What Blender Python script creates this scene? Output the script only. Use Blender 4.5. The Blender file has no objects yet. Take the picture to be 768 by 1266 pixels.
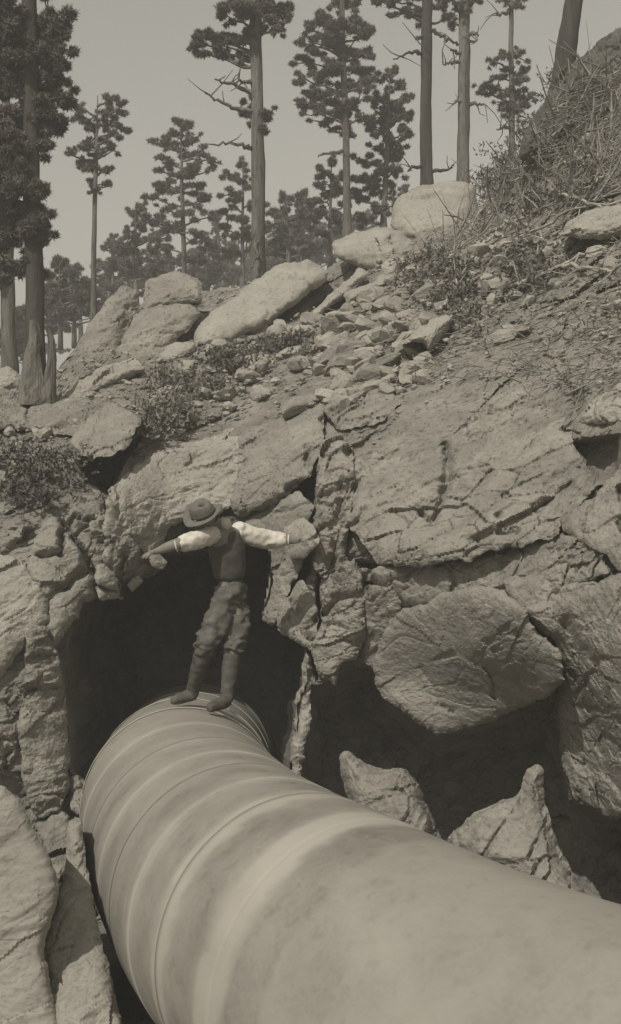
import bpy, math, random
import numpy as np
from mathutils import Vector, Matrix

R = random.Random(7)
RN = np.random.default_rng(7)
SC = bpy.context.scene
COL = SC.collection

# ------------------------------------------------------------------ camera, sky, sun, exposure
F = 1357.0                 # focal length in photo pixels
CZ = 3.4                   # camera height
cam_d = bpy.data.cameras.new('camera')
cam = bpy.data.objects.new('camera', cam_d)
COL.objects.link(cam)
cam.location = (0, 0, CZ)
cam.rotation_euler = (math.radians(90), 0, 0)
cam_d.sensor_fit = 'VERTICAL'
cam_d.sensor_height = 24
cam_d.lens = F / 1266 * 24
cam_d.clip_start = 0.05
cam_d.clip_end = 3000
SC.camera = cam

SUN_EL, SUN_AZ = math.radians(47), math.radians(27)       # from behind the camera, to its left
SUN = Vector((-math.sin(SUN_AZ) * math.cos(SUN_EL), -math.cos(SUN_AZ) * math.cos(SUN_EL), math.sin(SUN_EL)))
W = bpy.data.worlds.new('World')
SC.world = W
W.use_nodes = True
nt = W.node_tree
nt.nodes.clear()
sky = nt.nodes.new('ShaderNodeTexSky')
sky.sky_type = 'NISHITA'
sky.sun_disc = False
sky.sun_elevation = SUN_EL
sky.sun_rotation = math.atan2(SUN.x, SUN.y)
sky.dust_density = 2.0
sky.air_density = 3.2
bw = nt.nodes.new('ShaderNodeRGBToBW')
mixn = nt.nodes.new('ShaderNodeMix'); mixn.data_type = 'RGBA'; mixn.blend_type = 'MULTIPLY'
mixn.inputs['Factor'].default_value = 1
mixn.inputs['B'].default_value = (1.0, 0.97, 0.87, 1)
bg = nt.nodes.new('ShaderNodeBackground')
bg.inputs['Strength'].default_value = 0.086
out = nt.nodes.new('ShaderNodeOutputWorld')
nt.links.new(sky.outputs[0], bw.inputs[0])
nt.links.new(bw.outputs[0], mixn.inputs['A'])
nt.links.new(mixn.outputs['Result'], bg.inputs[0])
nt.links.new(bg.outputs[0], out.inputs[0])

sd = bpy.data.lights.new('sun', 'SUN')
sd.energy = 3.6
sd.angle = math.radians(0.5)
sd.color = (1.0, 0.965, 0.91)
so = bpy.data.objects.new('sun', sd)
COL.objects.link(so)
so.rotation_euler = SUN.to_track_quat('Z', 'Y').to_euler()
so.location = (-20, -20, 40)
SC.view_settings.view_transform = 'Standard'
SC.view_settings.look = 'None'
SC.view_settings.exposure = 0.10
SC.view_settings.gamma = 1.0
SC.cycles.max_bounces = 8

# ------------------------------------------------------------------ small numeric toolbox
def hsh(ix, iy, iz, seed=0):
    n = (ix.astype(np.int64) * 374761393 + iy.astype(np.int64) * 668265263 + iz.astype(np.int64) * 2147483647 + seed * 974711)
    n = (n ^ (n >> 13)) * 1274126177
    n = (n ^ (n >> 16)) & 0x7fffffff
    n = (n * 48271 + 11) & 0x7fffffff
    n = n ^ (n >> 15)
    return (n & 0xffffff) / float(0xffffff)

def vnoise(p, seed=0):
    i = np.floor(p).astype(np.int64); f = p - i
    f = f * f * f * (f * (f * 6 - 15) + 10)
    r = 0
    for dx in (0, 1):
        wx = f[:, 0] if dx else 1 - f[:, 0]
        for dy in (0, 1):
            wy = f[:, 1] if dy else 1 - f[:, 1]
            for dz in (0, 1):
                wz = f[:, 2] if dz else 1 - f[:, 2]
                r = r + wx * wy * wz * hsh(i[:, 0] + dx, i[:, 1] + dy, i[:, 2] + dz, seed)
    return r * 2 - 1

def fbm(p, octv=4, seed=0, gain=.5):
    a, s, r = 1.0, 0.0, 0
    q = np.array(p, float)
    for k in range(octv):
        r = r + a * vnoise(q, seed + k * 17)
        s += a; a *= gain
        q = q * 2.03 + 5.7
    return r / s

def cells(p, seed=0, tilt=.6, step=.5):
    """chipped facets: the nearest cell of a jittered grid gives every point its own tilted plane"""
    i = np.floor(p).astype(np.int64)
    best = np.full(len(p), 1e9); second = np.full(len(p), 1e9); val = np.zeros(len(p))
    for dx in (-1, 0, 1):
        for dy in (-1, 0, 1):
            for dz in (-1, 0, 1):
                a, b, c = i[:, 0] + dx, i[:, 1] + dy, i[:, 2] + dz
                cx = a + hsh(a, b, c, seed + 1); cy = b + hsh(a, b, c, seed + 2); cz = c + hsh(a, b, c, seed + 3)
                d = (p[:, 0] - cx) ** 2 + (p[:, 1] - cy) ** 2 + (p[:, 2] - cz) ** 2
                g = ((hsh(a, b, c, seed + 4) - .5) * (p[:, 0] - cx) + (hsh(a, b, c, seed + 5) - .5) * (p[:, 1] - cy)
                     + (hsh(a, b, c, seed + 6) - .5) * (p[:, 2] - cz)) * 2 * tilt + (hsh(a, b, c, seed + 7) - .5) * step
                m = d < best
                second = np.where(m, best, np.minimum(second, d))
                val = np.where(m, g, val); best = np.where(m, d, best)
    edge = np.sqrt(second) - np.sqrt(best)
    return val, edge

def facets(p, seed=0):
    """flat chips meeting in sharp creases: random heights on a tetrahedral lattice, interpolated linearly"""
    i = np.floor(p).astype(np.int64); f = p - i
    n = len(p); ar = np.arange(n)
    o = np.argsort(-f, axis=1)
    fs = np.take_along_axis(f, o, 1)
    c = i.copy(); h0 = hsh(c[:, 0], c[:, 1], c[:, 2], seed)
    c[ar, o[:, 0]] += 1; h1 = hsh(c[:, 0], c[:, 1], c[:, 2], seed)
    c[ar, o[:, 1]] += 1; h2 = hsh(c[:, 0], c[:, 1], c[:, 2], seed)
    c[ar, o[:, 2]] += 1; h3 = hsh(c[:, 0], c[:, 1], c[:, 2], seed)
    return 2 * (h0 * (1 - fs[:, 0]) + h1 * (fs[:, 0] - fs[:, 1]) + h2 * (fs[:, 1] - fs[:, 2]) + h3 * fs[:, 2]) - 1

def rotm(seed):
    q, _ = np.linalg.qr(np.random.default_rng(seed).normal(size=(3, 3)))
    return q
ROT = [rotm(k) for k in range(8)]

CA, SA = math.cos(math.radians(24)), math.sin(math.radians(24))
def grain(p):
    """coordinates along / across the bedding of the rock, which climbs to the right"""
    a = p[:, 0] * CA + p[:, 2] * SA
    b = -p[:, 0] * SA + p[:, 2] * CA
    return np.stack([a, p[:, 1], b], 1)

def at(u, v, Y):
    return np.stack([(np.asarray(u, float) - 384) / F * Y, np.asarray(Y, float) + 0 * np.asarray(u, float), CZ - (np.asarray(v, float) - 633) / F * Y], -1)

def px(p):
    return np.stack([384 + F * p[:, 0] / p[:, 1], 633 - F * (p[:, 2] - CZ) / p[:, 1]], 1)

# ------------------------------------------------------------------ objects
def obj(name, verts, faces, mat=None, parent=None, smooth=False):
    me = bpy.data.meshes.new(name)
    verts = np.asarray(verts, float)
    if isinstance(faces, np.ndarray):
        faces = faces.tolist()
    me.from_pydata(verts.tolist(), [], faces)
    if mat: me.materials.append(mat)
    if smooth: me.polygons.foreach_set('use_smooth', np.ones(len(me.polygons), bool))
    me.update()
    o = bpy.data.objects.new(name, me)
    COL.objects.link(o)
    if parent is not None:
        o.parent = parent
        if parent.type == 'EMPTY' or parent.location.length > 0:
            o.matrix_parent_inverse = Matrix.Translation(-parent.location)
    return o

def tag(o, label=None, cat=None, group=None, kind=None):
    if label: o['label'] = label
    if cat: o['category'] = cat
    if group: o['group'] = group
    if kind: o['kind'] = kind
    return o

def empty(name, loc, label=None, cat=None, group=None):
    o = bpy.data.objects.new(name, None)
    COL.objects.link(o)
    o.location = loc
    return tag(o, label, cat, group)

class MB:
    def __init__(s): s.v, s.f, s.n = [], [], 0
    def add(s, v, f):
        v = np.asarray(v, float)
        s.v.append(v)
        s.f.extend([[i + s.n for i in q] for q in (f.tolist() if isinstance(f, np.ndarray) else f)])
        s.n += len(v)
    def tube(s, pts, rad, seg=7, cap=True):
        pts = np.asarray(pts, float); n = len(pts)
        rad = np.broadcast_to(np.asarray(rad, float), (n,))
        t = np.gradient(pts, axis=0); t /= np.linalg.norm(t, axis=1)[:, None] + 1e-9
        ref = np.array([0, 0, 1.0]) if abs(t[:, 2]).mean() < .8 else np.array([1.0, 0, 0])
        a = np.cross(t, ref); a /= np.linalg.norm(a, axis=1)[:, None] + 1e-9
        b = np.cross(t, a)
        th = np.arange(seg) * 2 * np.pi / seg
        V = pts[:, None] + rad[:, None, None] * (np.cos(th)[None, :, None] * a[:, None] + np.sin(th)[None, :, None] * b[:, None])
        fs = [[i * seg + j, i * seg + (j + 1) % seg, (i + 1) * seg + (j + 1) % seg, (i + 1) * seg + j] for i in range(n - 1) for j in range(seg)]
        if cap: fs += [list(range(seg - 1, -1, -1)), [(n - 1) * seg + j for j in range(seg)]]
        s.add(V.reshape(-1, 3), fs)
    def obj(s, name, mat, parent=None, smooth=False):
        return obj(name, np.vstack(s.v), s.f, mat, parent, smooth)

# ------------------------------------------------------------------ materials
def mat(name, c1, c2, scale=3.0, rough=.9, bump=.3, fine=40.0, speck=0.0, specks=60.0, stretch=(1, 1, 1), dist=.01, spec=.2, grainy=False, wave=0.0):
    m = bpy.data.materials.new(name); m.use_nodes = True
    n, l = m.node_tree.nodes, m.node_tree.links
    b = n['Principled BSDF']
    b.inputs['Roughness'].default_value = rough
    b.inputs['Specular IOR Level'].default_value = spec
    g = n.new('ShaderNodeNewGeometry')
    mp = n.new('ShaderNodeMapping'); mp.inputs['Scale'].default_value = stretch
    if grainy: mp.inputs['Rotation'].default_value = (0, math.radians(24), 0)
    l.new(g.outputs['Position'], mp.inputs[0])
    n1 = n.new('ShaderNodeTexNoise'); n1.inputs['Scale'].default_value = scale; n1.inputs['Detail'].default_value = 6; n1.inputs['Roughness'].default_value = .62
    n1.inputs['Distortion'].default_value = .4
    n2 = n.new('ShaderNodeTexNoise'); n2.inputs['Scale'].default_value = fine; n2.inputs['Detail'].default_value = 4; n2.inputs['Roughness'].default_value = .65
    l.new(mp.outputs[0], n1.inputs[0]); l.new(mp.outputs[0], n2.inputs[0])
    rp = n.new('ShaderNodeValToRGB')
    rp.color_ramp.elements[0].position = .33; rp.color_ramp.elements[1].position = .66
    rp.color_ramp.elements[0].color = (*c1, 1); rp.color_ramp.elements[1].color = (*c2, 1)
    ad = n.new('ShaderNodeMath'); ad.operation = 'MULTIPLY_ADD'; ad.inputs[1].default_value = .38
    sb = n.new('ShaderNodeMath'); sb.operation = 'SUBTRACT'; sb.inputs[1].default_value = .19
    l.new(n2.outputs[0], ad.inputs[0]); l.new(n1.outputs[0], ad.inputs[2]); l.new(ad.outputs[0], sb.inputs[0]); l.new(sb.outputs[0], rp.inputs[0])
    col = rp.outputs[0]
    if speck > 0:
        vo = n.new('ShaderNodeTexNoise'); vo.inputs['Scale'].default_value = specks; vo.inputs['Detail'].default_value = 2
        l.new(mp.outputs[0], vo.inputs[0])
        cr = n.new('ShaderNodeValToRGB'); cr.color_ramp.elements[0].position = .30; cr.color_ramp.elements[1].position = .44
        k = 1 - speck
        cr.color_ramp.elements[0].color = (k, k, k, 1); cr.color_ramp.elements[1].color = (1, 1, 1, 1)
        l.new(vo.outputs[0], cr.inputs[0])
        mx = n.new('ShaderNodeMix'); mx.data_type = 'RGBA'; mx.blend_type = 'MULTIPLY'; mx.inputs['Factor'].default_value = 1
        l.new(col, mx.inputs['A']); l.new(cr.outputs[0], mx.inputs['B']); col = mx.outputs['Result']
    l.new(col, b.inputs['Base Color'])
    if bump > 0:
        bp = n.new('ShaderNodeBump'); bp.inputs['Strength'].default_value = bump; bp.inputs['Distance'].default_value = dist
        sm = n.new('ShaderNodeMath'); sm.operation = 'MULTIPLY_ADD'; sm.inputs[1].default_value = .5
        l.new(n2.outputs[0], sm.inputs[0]); l.new(n1.outputs[0], sm.inputs[2])
        l.new(sm.outputs[0], bp.inputs['Height']); l.new(bp.outputs[0], b.inputs['Normal'])
    return m

def sep(k, warm=1.0):
    """a sepia grey of about that reflectance"""
    return (k * 1.04, k * .968, k * .82)

M = {}
M['rock'] = mat('weathered_rock', sep(.18), sep(.265), 2.2, .95, .7, 30, .35, 26, (.8, 1, 1.2), .05, grainy=True)
M['rock_pale'] = mat('pale_rock', sep(.24), sep(.32), 1.8, .95, .7, 30, .35, 26, (.8, 1, 1.2), .045, grainy=True)
M['rock_smooth'] = mat('smooth_rock', sep(.21), sep(.28), 1.3, .95, .3, 34, .2, 30, (.9, 1, 1.1), .03, grainy=True)
M['rock_dark'] = mat('dark_rock', sep(.05), sep(.11), 2.5, .95, .8, 18, .3, 30, (1, 1, 1), .05)  # dark-toned rock; on the crest wedge the tone paints the overhang's shade
M['rock_in'] = mat('tunnel_rock_shaded', sep(.09), sep(.15), 2.0, .97, .8, 18, .2, 25, (1, 1, 1), .05)  # darker than the outer rock: the tunnel's shade put into the colour
M['earth'] = mat('stony_earth', sep(.15), sep(.25), 2.6, .97, .9, 30, .4, 22, (.7, 1, 1.3), .05, grainy=True)
M['stone'] = mat('loose_stone', sep(.20), sep(.32), 4.0, .95, .5, 40, .2, 50, (1, 1, 1), .02)
M['steel'] = mat('dusty_steel', sep(.15), sep(.22), 2.4, .85, .3, 38, .18, 14, (1, 1, 1), .006, .15)
M['steel2'] = mat('dusty_steel_dark', sep(.205), sep(.33), 1.0, .66, .2, 30, .1, 9, (1, 1, 1), .006, .3)
M['band'] = mat('pale_mortar_band', sep(.27), sep(.385), 2.0, .8, .25, 30, .12, 20, (1, 1, 1), .01)
M['needle'] = mat('pine_needles', sep(.085), sep(.15), 1.3, .8, 0)
M['leaf'] = mat('scrub_leaves', sep(.10), sep(.24), 6, .8, 0)
M['bark'] = mat('pine_bark', sep(.06), sep(.18), 2.2, .95, 1.0, 11, .55, 9, (2.2, 2.2, .35), .06)
M['bark_dark'] = mat('dark_bark', sep(.035), sep(.07), 2.5, .95, .8, 14, .3, 10, (2.2, 2.2, .35), .06)
M['dead'] = mat('bleached_wood', sep(.20), sep(.38), 8, .9, .4, 40, .2, 30, (1, 1, 1), .01)
M['twig'] = mat('twig_wood', sep(.10), sep(.26), 5, .9, 0)
M['skin'] = mat('skin', sep(.15), sep(.20), 20, .6, .05, 120)
M['shirt'] = mat('white_cotton', sep(.44), sep(.57), 18, .9, .3, 90, dist=.006)
M['vest'] = mat('dark_wool', sep(.045), sep(.075), 20, .95, .3, 160, dist=.004)
M['trouser'] = mat('drab_cloth', sep(.065), sep(.13), 9, .95, .4, 130, .2, 60, dist=.006)
M['boot'] = mat('worn_leather', sep(.05), sep(.10), 14, .7, .3, 90, dist=.004)
M['felt'] = mat('felt', sep(.10), sep(.155), 20, .95, .2, 150, dist=.003)
M['hair'] = mat('hair', sep(.03), sep(.05), 30, .7, 0)

# ------------------------------------------------------------------ the shape of the hillside
CTRL = """-220,520,10.8 -220,700,9.3 -220,1000,8.2 -220,1300,7.4
0,478,13.2 0,560,11.1 0,650,10.1 0,800,9.5 0,960,9.1 0,1266,8.0
60,470,14 100,425,16 100,480,13.2 100,560,11.0 100,650,10.1 100,800,9.9 100,960,9.6 100,1100,8.9
150,390,18.5 200,367,20 200,450,14 200,550,11.4 200,650,11.0 200,760,11.0 200,850,10.6
300,352,20 300,450,13.8 300,550,11.4 300,650,11.0 300,760,10.8
400,335,19.5 400,400,14.6 400,500,11.4 400,600,10.3 400,700,10,400,800,9.9 400,950,9.7
500,278,19 500,330,15.2 500,400,12.8 500,500,10.7 500,600,9.8 500,700,9.3 500,800,9.7 500,950,9.9 500,1100,9.5
600,250,18 600,300,14.8 600,400,11.5 600,500,9.9 600,600,9.2 600,700,8.7 600,800,8.9 600,900,9.8 600,1050,9.4
700,135,17.5 700,200,14.6 700,300,12.2 700,400,10.3 700,500,9.2 700,600,8.6 700,700,8.1 700,850,8.5 700,1000,8.9
768,70,17 768,180,13.6 768,300,11.2 768,400,9.6 768,500,8.6 768,600,8.1 768,700,7.6 768,850,7.6 768,1000,8.3
1500,-80,13 1500,500,7 1500,1300,6 -700,560,12 -700,800,9.5 -700,1300,8 980,-60,15 980,180,11.5 980,400,8.5 980,600,7.2 980,800,6.5 980,1000,6.5 980,1300,6.5
300,1400,9 600,1400,8.5 0,1400,7"""
_c = []
for tok in CTRL.replace('\n', ' ').split():
    q = [float(a) for a in tok.split(',')]
    for k in range(0, len(q), 3): _c.append(q[k:k + 3])
_c = np.array(_c)
_X = _c[:, :2] / 300.0
def _phi(r): return r * np.sqrt(r + .0) * r ** .5 * .0 + r        # linear kernel, no overshoot
_A = np.linalg.norm(_X[:, None] - _X[None], axis=2)
_n = len(_c)
_K = np.zeros((_n + 3, _n + 3)); _K[:_n, :_n] = -np.sqrt(_A ** 2 + .12); _K[:_n, _n] = 1; _K[:_n, _n + 1:] = _X
_K[_n:, :_n] = _K[:_n, _n:].T
_K[:_n, :_n] += np.eye(_n) * -.02 * 0
_w = np.linalg.solve(_K, np.append(np.log(_c[:, 2]), [0, 0, 0]))
def D(u, v):
    u = np.asarray(u, float); v = np.asarray(v, float)
    sh = u.shape
    X = np.stack([u.ravel(), v.ravel()], 1) / 300.0
    o = np.empty(len(X))
    for i in range(0, len(X), 20000):
        x = X[i:i + 20000]
        d = np.linalg.norm(x[:, None] - _X[None], axis=2)
        o[i:i + 20000] = -np.sqrt(d ** 2 + .12) @ _w[:_n] + _w[_n] + x @ _w[_n + 1:]
    return np.exp(o).reshape(sh)

CREST = np.array([(-700, 560), (-260, 530), (-100, 490), (0, 474), (60, 468), (100, 424), (150, 388), (200, 367), (250, 360), (330, 347), (400, 335), (430, 313), (480, 287),
                  (580, 264), (600, 252), (640, 218), (660, 190), (700, 133), (768, 68), (900, -10), (1100, -60), (1500, -80)], float)
def crest(u): return np.interp(u, CREST[:, 0], CREST[:, 1])

CRACKS = [  # long joints seen in the rock: polyline, half width, depth
    ([(552, 552), (555, 585), (548, 615), (535, 645)], 4, .16), ([(535, 645), (520, 632)], 3, .1),
    ([(250, 612), (270, 600), (300, 578)], 2.5, .05), ([(75, 642), (100, 675), (116, 705)], 3, .14), ([(60, 736), (85, 718), (110, 702)], 3, .10),
    ([(90, 662), (110, 645)], 2.5, .06), ([(660, 625), (690, 612), (705, 598)], 2.5, .08), ([(560, 535), (590, 522)], 3, .05),
    ([(400, 520), (420, 508), (440, 500), (455, 490)], 3, .12), ([(615, 640), (640, 628)], 3, .07), ([(430, 560), (450, 550), (465, 535)], 4, .12),
    ([(430, 640), (437, 600), (450, 575)], 5, .14), ([(600, 790), (640, 782)], 2.5, .05), ([(540, 815), (560, 806)], 2, .04), ([(575, 670), (610, 660), (640, 655)], 4, .08),
    ([(700, 770), (712, 800), (735, 815)], 7, .13), ([(300, 640), (340, 618), (362, 606)], 3, .10),
    ([(230, 575), (255, 560)], 3, .05), ([(715, 480), (712, 515), (700, 535)], 6, .07), ([(410, 700), (420, 640), (425, 600)], 6, .12),
    ([(30, 545), (70, 530), (95, 520)], 4, .08), ([(0, 530), (40, 535), (55, 532)], 4, .08), ([(720, 870), (745, 880), (768, 878)], 4, .05)]
_rc = random.Random(21)
for _ in range(64):
    cu, cv = _rc.uniform(-20, 790), _rc.uniform(470, 1000)
    if 380 < cu < 700 and cv > 840 or 380 < cu < 720 and 470 < cv < 700: continue
    an = math.radians(_rc.choice([-24, -30, -18, -26, -70, -80, 60, 75])) + _rc.gauss(0, .15); ln = _rc.uniform(35, 120) * (.6 if abs(an) > .9 else 1)
    pl = [(cu, cv)]
    for k in range(4):
        an2 = an + _rc.gauss(0, .35); pl.append((pl[-1][0] + math.cos(an2) * ln / 4, pl[-1][1] + math.sin(an2) * ln / 4))
    CRACKS.append((pl, _rc.uniform(2.2, 3.6), _rc.uniform(.05, .13)))
def crackdepth(u, v):
    tot = np.zeros(len(u))
    wob = 5 * np.sin(u * .21 + 1.3 * np.sin(v * .17)) * .5 + 2 * np.sin(v * .53 + u * .31)
    for pl, w, d in CRACKS:
        w = max(w, 3.2); d = min(d, .12) * .85
        best = np.full(len(u), 1e9); fade = .35 + 1.3 * np.clip(.5 + fbm(np.stack([u * .03, v * .03, u * 0 + w * 9], 1), 2, 5), 0, 1)
        d = d * fade
        for (ax, ay), (bx, by) in zip(pl[:-1], pl[1:]):
            dx, dy = bx - ax, by - ay
            t = np.clip(((u - ax) * dx + (v - ay) * dy) / (dx * dx + dy * dy), 0, 1)
            best = np.minimum(best, np.hypot(u + wob * .5 - ax - t * dx, v + wob * .4 - ay - t * dy))
        tot = np.maximum(tot, d * np.exp(-(best / w) ** 2))
    return tot

def rough(p, amp=1.0, seed=0, slope=0.0):
    """relief in metres, towards the viewer"""
    g = grain(p)
    w = np.stack([fbm(p * 1.7, 2, seed + 61), fbm(p * 1.7, 2, seed + 62), fbm(p * 1.7, 2, seed + 63)], 1)
    g = g + .10 * w
    f1 = facets((g * np.array([.75, 1.0, 1.35])) @ ROT[0], seed + 3)
    f2 = facets((g * np.array([2.0, 2.6, 3.6])) @ ROT[1], seed + 4)
    f3 = facets((g * np.array([5.5, 7.0, 9.0])) @ ROT[2], seed + 5)
    f4 = facets((g * np.array([15., 17, 22.])) @ ROT[3], seed + 6)
    s1, e1 = cells(g * np.array([.8, 1.2, 2.0]), seed + 8, .5, .9)
    s2, e2 = cells(g * np.array([2.4, 3.2, 5.5]), seed + 9, .6, .9)
    s3, e3 = cells(g * np.array([7.5, 9, 15.]), seed + 10, .6, .9)
    hi = fbm(p * np.array([7, 7, 11.]), 4, seed + 30, .7)
    mask = np.clip(.45 + 1.8 * fbm(p * .9, 3, seed + 40), 0.0, 1)
    m2 = np.clip(.5 + 2.2 * fbm(p * 2.1, 3, seed + 41), 0.0, 1)
    groove = np.clip(1 - e2 / .05, 0, 1) * mask
    n = np.abs(fbm(g * np.array([.8, 1.4, 3.0]), 3, seed + 50))
    vein = np.clip(1 - n / .05, 0, 1) * (1 - mask)
    return amp * (.16 * f1 + .085 * f2 * (.5 + mask) + .045 * f3 * (.4 + m2) + .018 * f4 * (.5 + m2) + .10 * s1 + .075 * s2 * mask + .018 * s3 * m2 + .027 * hi - .045 * groove - .035 * vein)

TUNNEL = np.array([(70, 800), (82, 775), (98, 757), (101, 744), (118, 741), (122, 728), (142, 722), (165, 708), (186, 693), (212, 680), (262, 675), (312, 674), (335, 682),
                   (336, 700), (325, 758), (342, 776), (370, 790), (383, 806), (374, 860), (366, 900), (361, 955), (352, 1010), (300, 1080), (96, 1080), (88, 960), (84, 900), (76, 850)], float)
def inside(u, v, poly):
    c = np.zeros(len(u), bool)
    for (x1, y1), (x2, y2) in zip(poly, np.roll(poly, -1, 0)):
        k = ((y1 > v) != (y2 > v)) & (u < (x2 - x1) * (v - y1) / (y2 - y1 + 1e-12) + x1)
        c ^= k
    return c

HOLLOW = np.array([(384, 852), (412, 846), (430, 825), (470, 830), (480, 865), (515, 895), (545, 915), (610, 890), (694, 850), (697, 925), (708, 990), (736, 1008), (800, 1014), (830, 1150), (400, 1150), (370, 970)], float)
def polydist(u, v, poly):
    best = np.full(len(u), 1e9)
    for (ax, ay), (bx, by) in zip(poly, np.roll(poly, -1, 0)):
        dx, dy = bx - ax, by - ay
        t = np.clip(((u - ax) * dx + (v - ay) * dy) / (dx * dx + dy * dy), 0, 1)
        best = np.minimum(best, np.hypot(u - ax - t * dx, v - ay - t * dy))
    return np.where(inside(u, v, poly), best, -best)

NICHES = [([(132, 568), (172, 524), (186, 524), (152, 572), (136, 614), (106, 598), (96, 572)], .9), ([(490, 426), (530, 424), (522, 450), (506, 472), (490, 452)], .8), ([(706, 545), (766, 538), (768, 590), (740, 592), (708, 566)], .35),
          ([(690, 658), (740, 602), (775, 600), (704, 660)], .5), ([(362, 602), (384, 580), (398, 600), (392, 650), (380, 628)], .5), ([(372, 690), (390, 690), (354, 776), (340, 772)], .5), ([(396, 690), (402, 760), (392, 840), (384, 812), (390, 750)], .6),
          ([(184, 640), (212, 612), (216, 640), (192, 652)], .5), ([(440, 692), (500, 702), (470, 716), (444, 704)], .4), ([(545, 735), (610, 722), (545, 752)], .4), ([(640, 312), (650, 330), (640, 356), (624, 368), (628, 330)], .35)]
def build_hillside():
    us = np.concatenate([np.linspace(-700, -90, 60, endpoint=False), np.linspace(-90, 850, 345, endpoint=False), np.linspace(850, 1500, 70)])
    NU, NV = len(us), 480
    tt = np.linspace(0, 1, NV) ** .9
    U = np.repeat(us[None], NV, 0)
    c = crest(us) + 5 * np.interp(us, np.arange(-700, 1510, 9), RN.uniform(-1, 1, len(np.arange(-700, 1510, 9))))
    V = 1390 + (c[None] - 1390) * tt[:, None]
    Y = D(U, V)
    hd_ = np.clip((polydist(U.ravel(), V.ravel(), HOLLOW) + 6) / 40, 0, 1).reshape(U.shape)
    Y = Y + 1.25 * hd_ * hd_ * (3 - 2 * hd_)
    for hp, dep in NICHES:
        h2 = np.clip((polydist(U.ravel(), V.ravel(), np.array(hp, float)) + 3) / 9, 0, 1).reshape(U.shape)
        Y = Y + dep * h2 * h2 * (3 - 2 * h2)
    P = at(U.ravel(), V.ravel(), Y.ravel())
    d = rough(P, 1.0, 100)
    # the open slope above the cut is broken ground
    up = np.clip((np.interp(U.ravel(), [0, 150, 300, 450, 600, 768], [560, 520, 500, 470, 430, 400]) - V.ravel()) / 60, 0, 1)
    s, e = cells(P * np.array([2.2, 2.2, 2.6]), 77, .9, .8)
    d = d + up * (.16 * s + .09 * fbm(P * 2.3, 4, 210) + .08 * cells(P * np.array([6, 6, 7.]), 78, .8, .9)[0])
    d -= crackdepth(U.ravel(), V.ravel())
    ray = P - np.array([0, 0, CZ]); ray /= np.linalg.norm(ray, axis=1)[:, None]
    P = P - ray * d[:, None]
    P = P + (.16 * hd_.ravel())[:, None] * np.stack([facets(P * 2.6, 301) + .6 * fbm(P * 6, 3, 4), fbm(P * 3, 3, 302), facets(P * 2.6, 303) + .6 * fbm(P * 6, 3, 5)], 1)
    # beyond the crest the ground runs on as a gently falling plateau to the horizon
    top = P.reshape(NV, NU, 3)[-1]
    rows = [P.reshape(NV, NU, 3)]
    hd = top * np.array([1, 1, 0]); hd /= np.linalg.norm(hd, axis=1)[:, None]
    for dist in (.5, 1.2, 2.5, 4.5, 8, 14, 25, 45, 90, 160):
        q = top + hd * dist
        q[:, 2] = top[:, 2] * np.clip(1 - dist / 40, .25, 1) - .02 * min(dist, 60) + .12 * fbm(q * .6, 3, 8)
        q[:, 0] *= 1 + dist / 60
        rows.append(q[None])
    A = np.vstack(rows)
    nr = A.shape[0]
    idx = np.arange(nr * NU).reshape(nr, NU)
    f = np.stack([idx[:-1, :-1], idx[:-1, 1:], idx[1:, 1:], idx[1:, :-1]], -1).reshape(-1, 4)
    uc = np.zeros((nr, NU)); vc = np.full((nr, NU), -999.)
    uc[:NV] = U; vc[:NV] = V
    mid_u = uc.ravel()[f].mean(1); mid_v = vc.ravel()[f].mean(1)
    f = f[~inside(mid_u, mid_v, TUNNEL)]
    o = obj('hillside', A.reshape(-1, 3), f, M['earth'], None, False)
    return tag(o, kind='structure')
HILL = build_hillside()

def chaikin(p, k=1):
    p = np.asarray(p, float)
    for _ in range(k):
        q = np.roll(p, -1, 0)
        p = np.stack([p * .88 + q * .12, p * .12 + q * .88], 1).reshape(-1, 2)
    return p

def build_tunnel():
    pl = chaikin(TUNNEL, 1)
    L = np.append(0, np.cumsum(np.linalg.norm(np.roll(pl, -1, 0) - pl, axis=1)))
    s = np.arange(0, L[-1], 7)
    cl = np.vstack([pl, pl[:1]])
    u, v = np.interp(s, L, cl[:, 0]), np.interp(s, L, cl[:, 1])
    u = u + 3 * np.sin(s * .09) + RN.normal(0, 1.2, len(s)); v = v + 3 * np.cos(s * .11 + 1) + RN.normal(0, 1.2, len(s))
    P0 = at(u, v, np.minimum(D(u, v) - .10, 11.6))
    c = P0.mean(0)
    rings = []
    for y, g in [(-.0, 1.0), (.12, .995), (.3, 1.01), (.55, 1.04), (.9, 1.05), (1.4, 1.06), (2, 1.05), (2.7, 1.06), (3.4, 1.05), (4.0, .9)]:
        q = c + (P0 - c) * np.array([g, 1, g]) + np.array([-.02 * y, y, -.05 * y])
        n = q - (c + np.array([0, y, 0])); n[:, 1] = 0; n /= np.linalg.norm(n, axis=1)[:, None]
        sv, _ = cells(q * 2.2, 5, .8, .6)
        if y > .2: q = q + n * (.10 * sv + .10 * fbm(q * 1.7, 3, 3))[:, None]
        rings.append(q)
    n = len(s)
    V = np.vstack(rings + [rings[-1].mean(0)[None]])
    f = [[k * n + j, k * n + (j + 1) % n, (k + 1) * n + (j + 1) % n, (k + 1) * n + j] for k in range(len(rings) - 1) for j in range(n)]
    f += [[(len(rings) - 1) * n + j, (len(rings) - 1) * n + (j + 1) % n, len(V) - 1] for j in range(n)]
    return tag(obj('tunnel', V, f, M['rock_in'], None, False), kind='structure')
build_tunnel()

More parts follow.
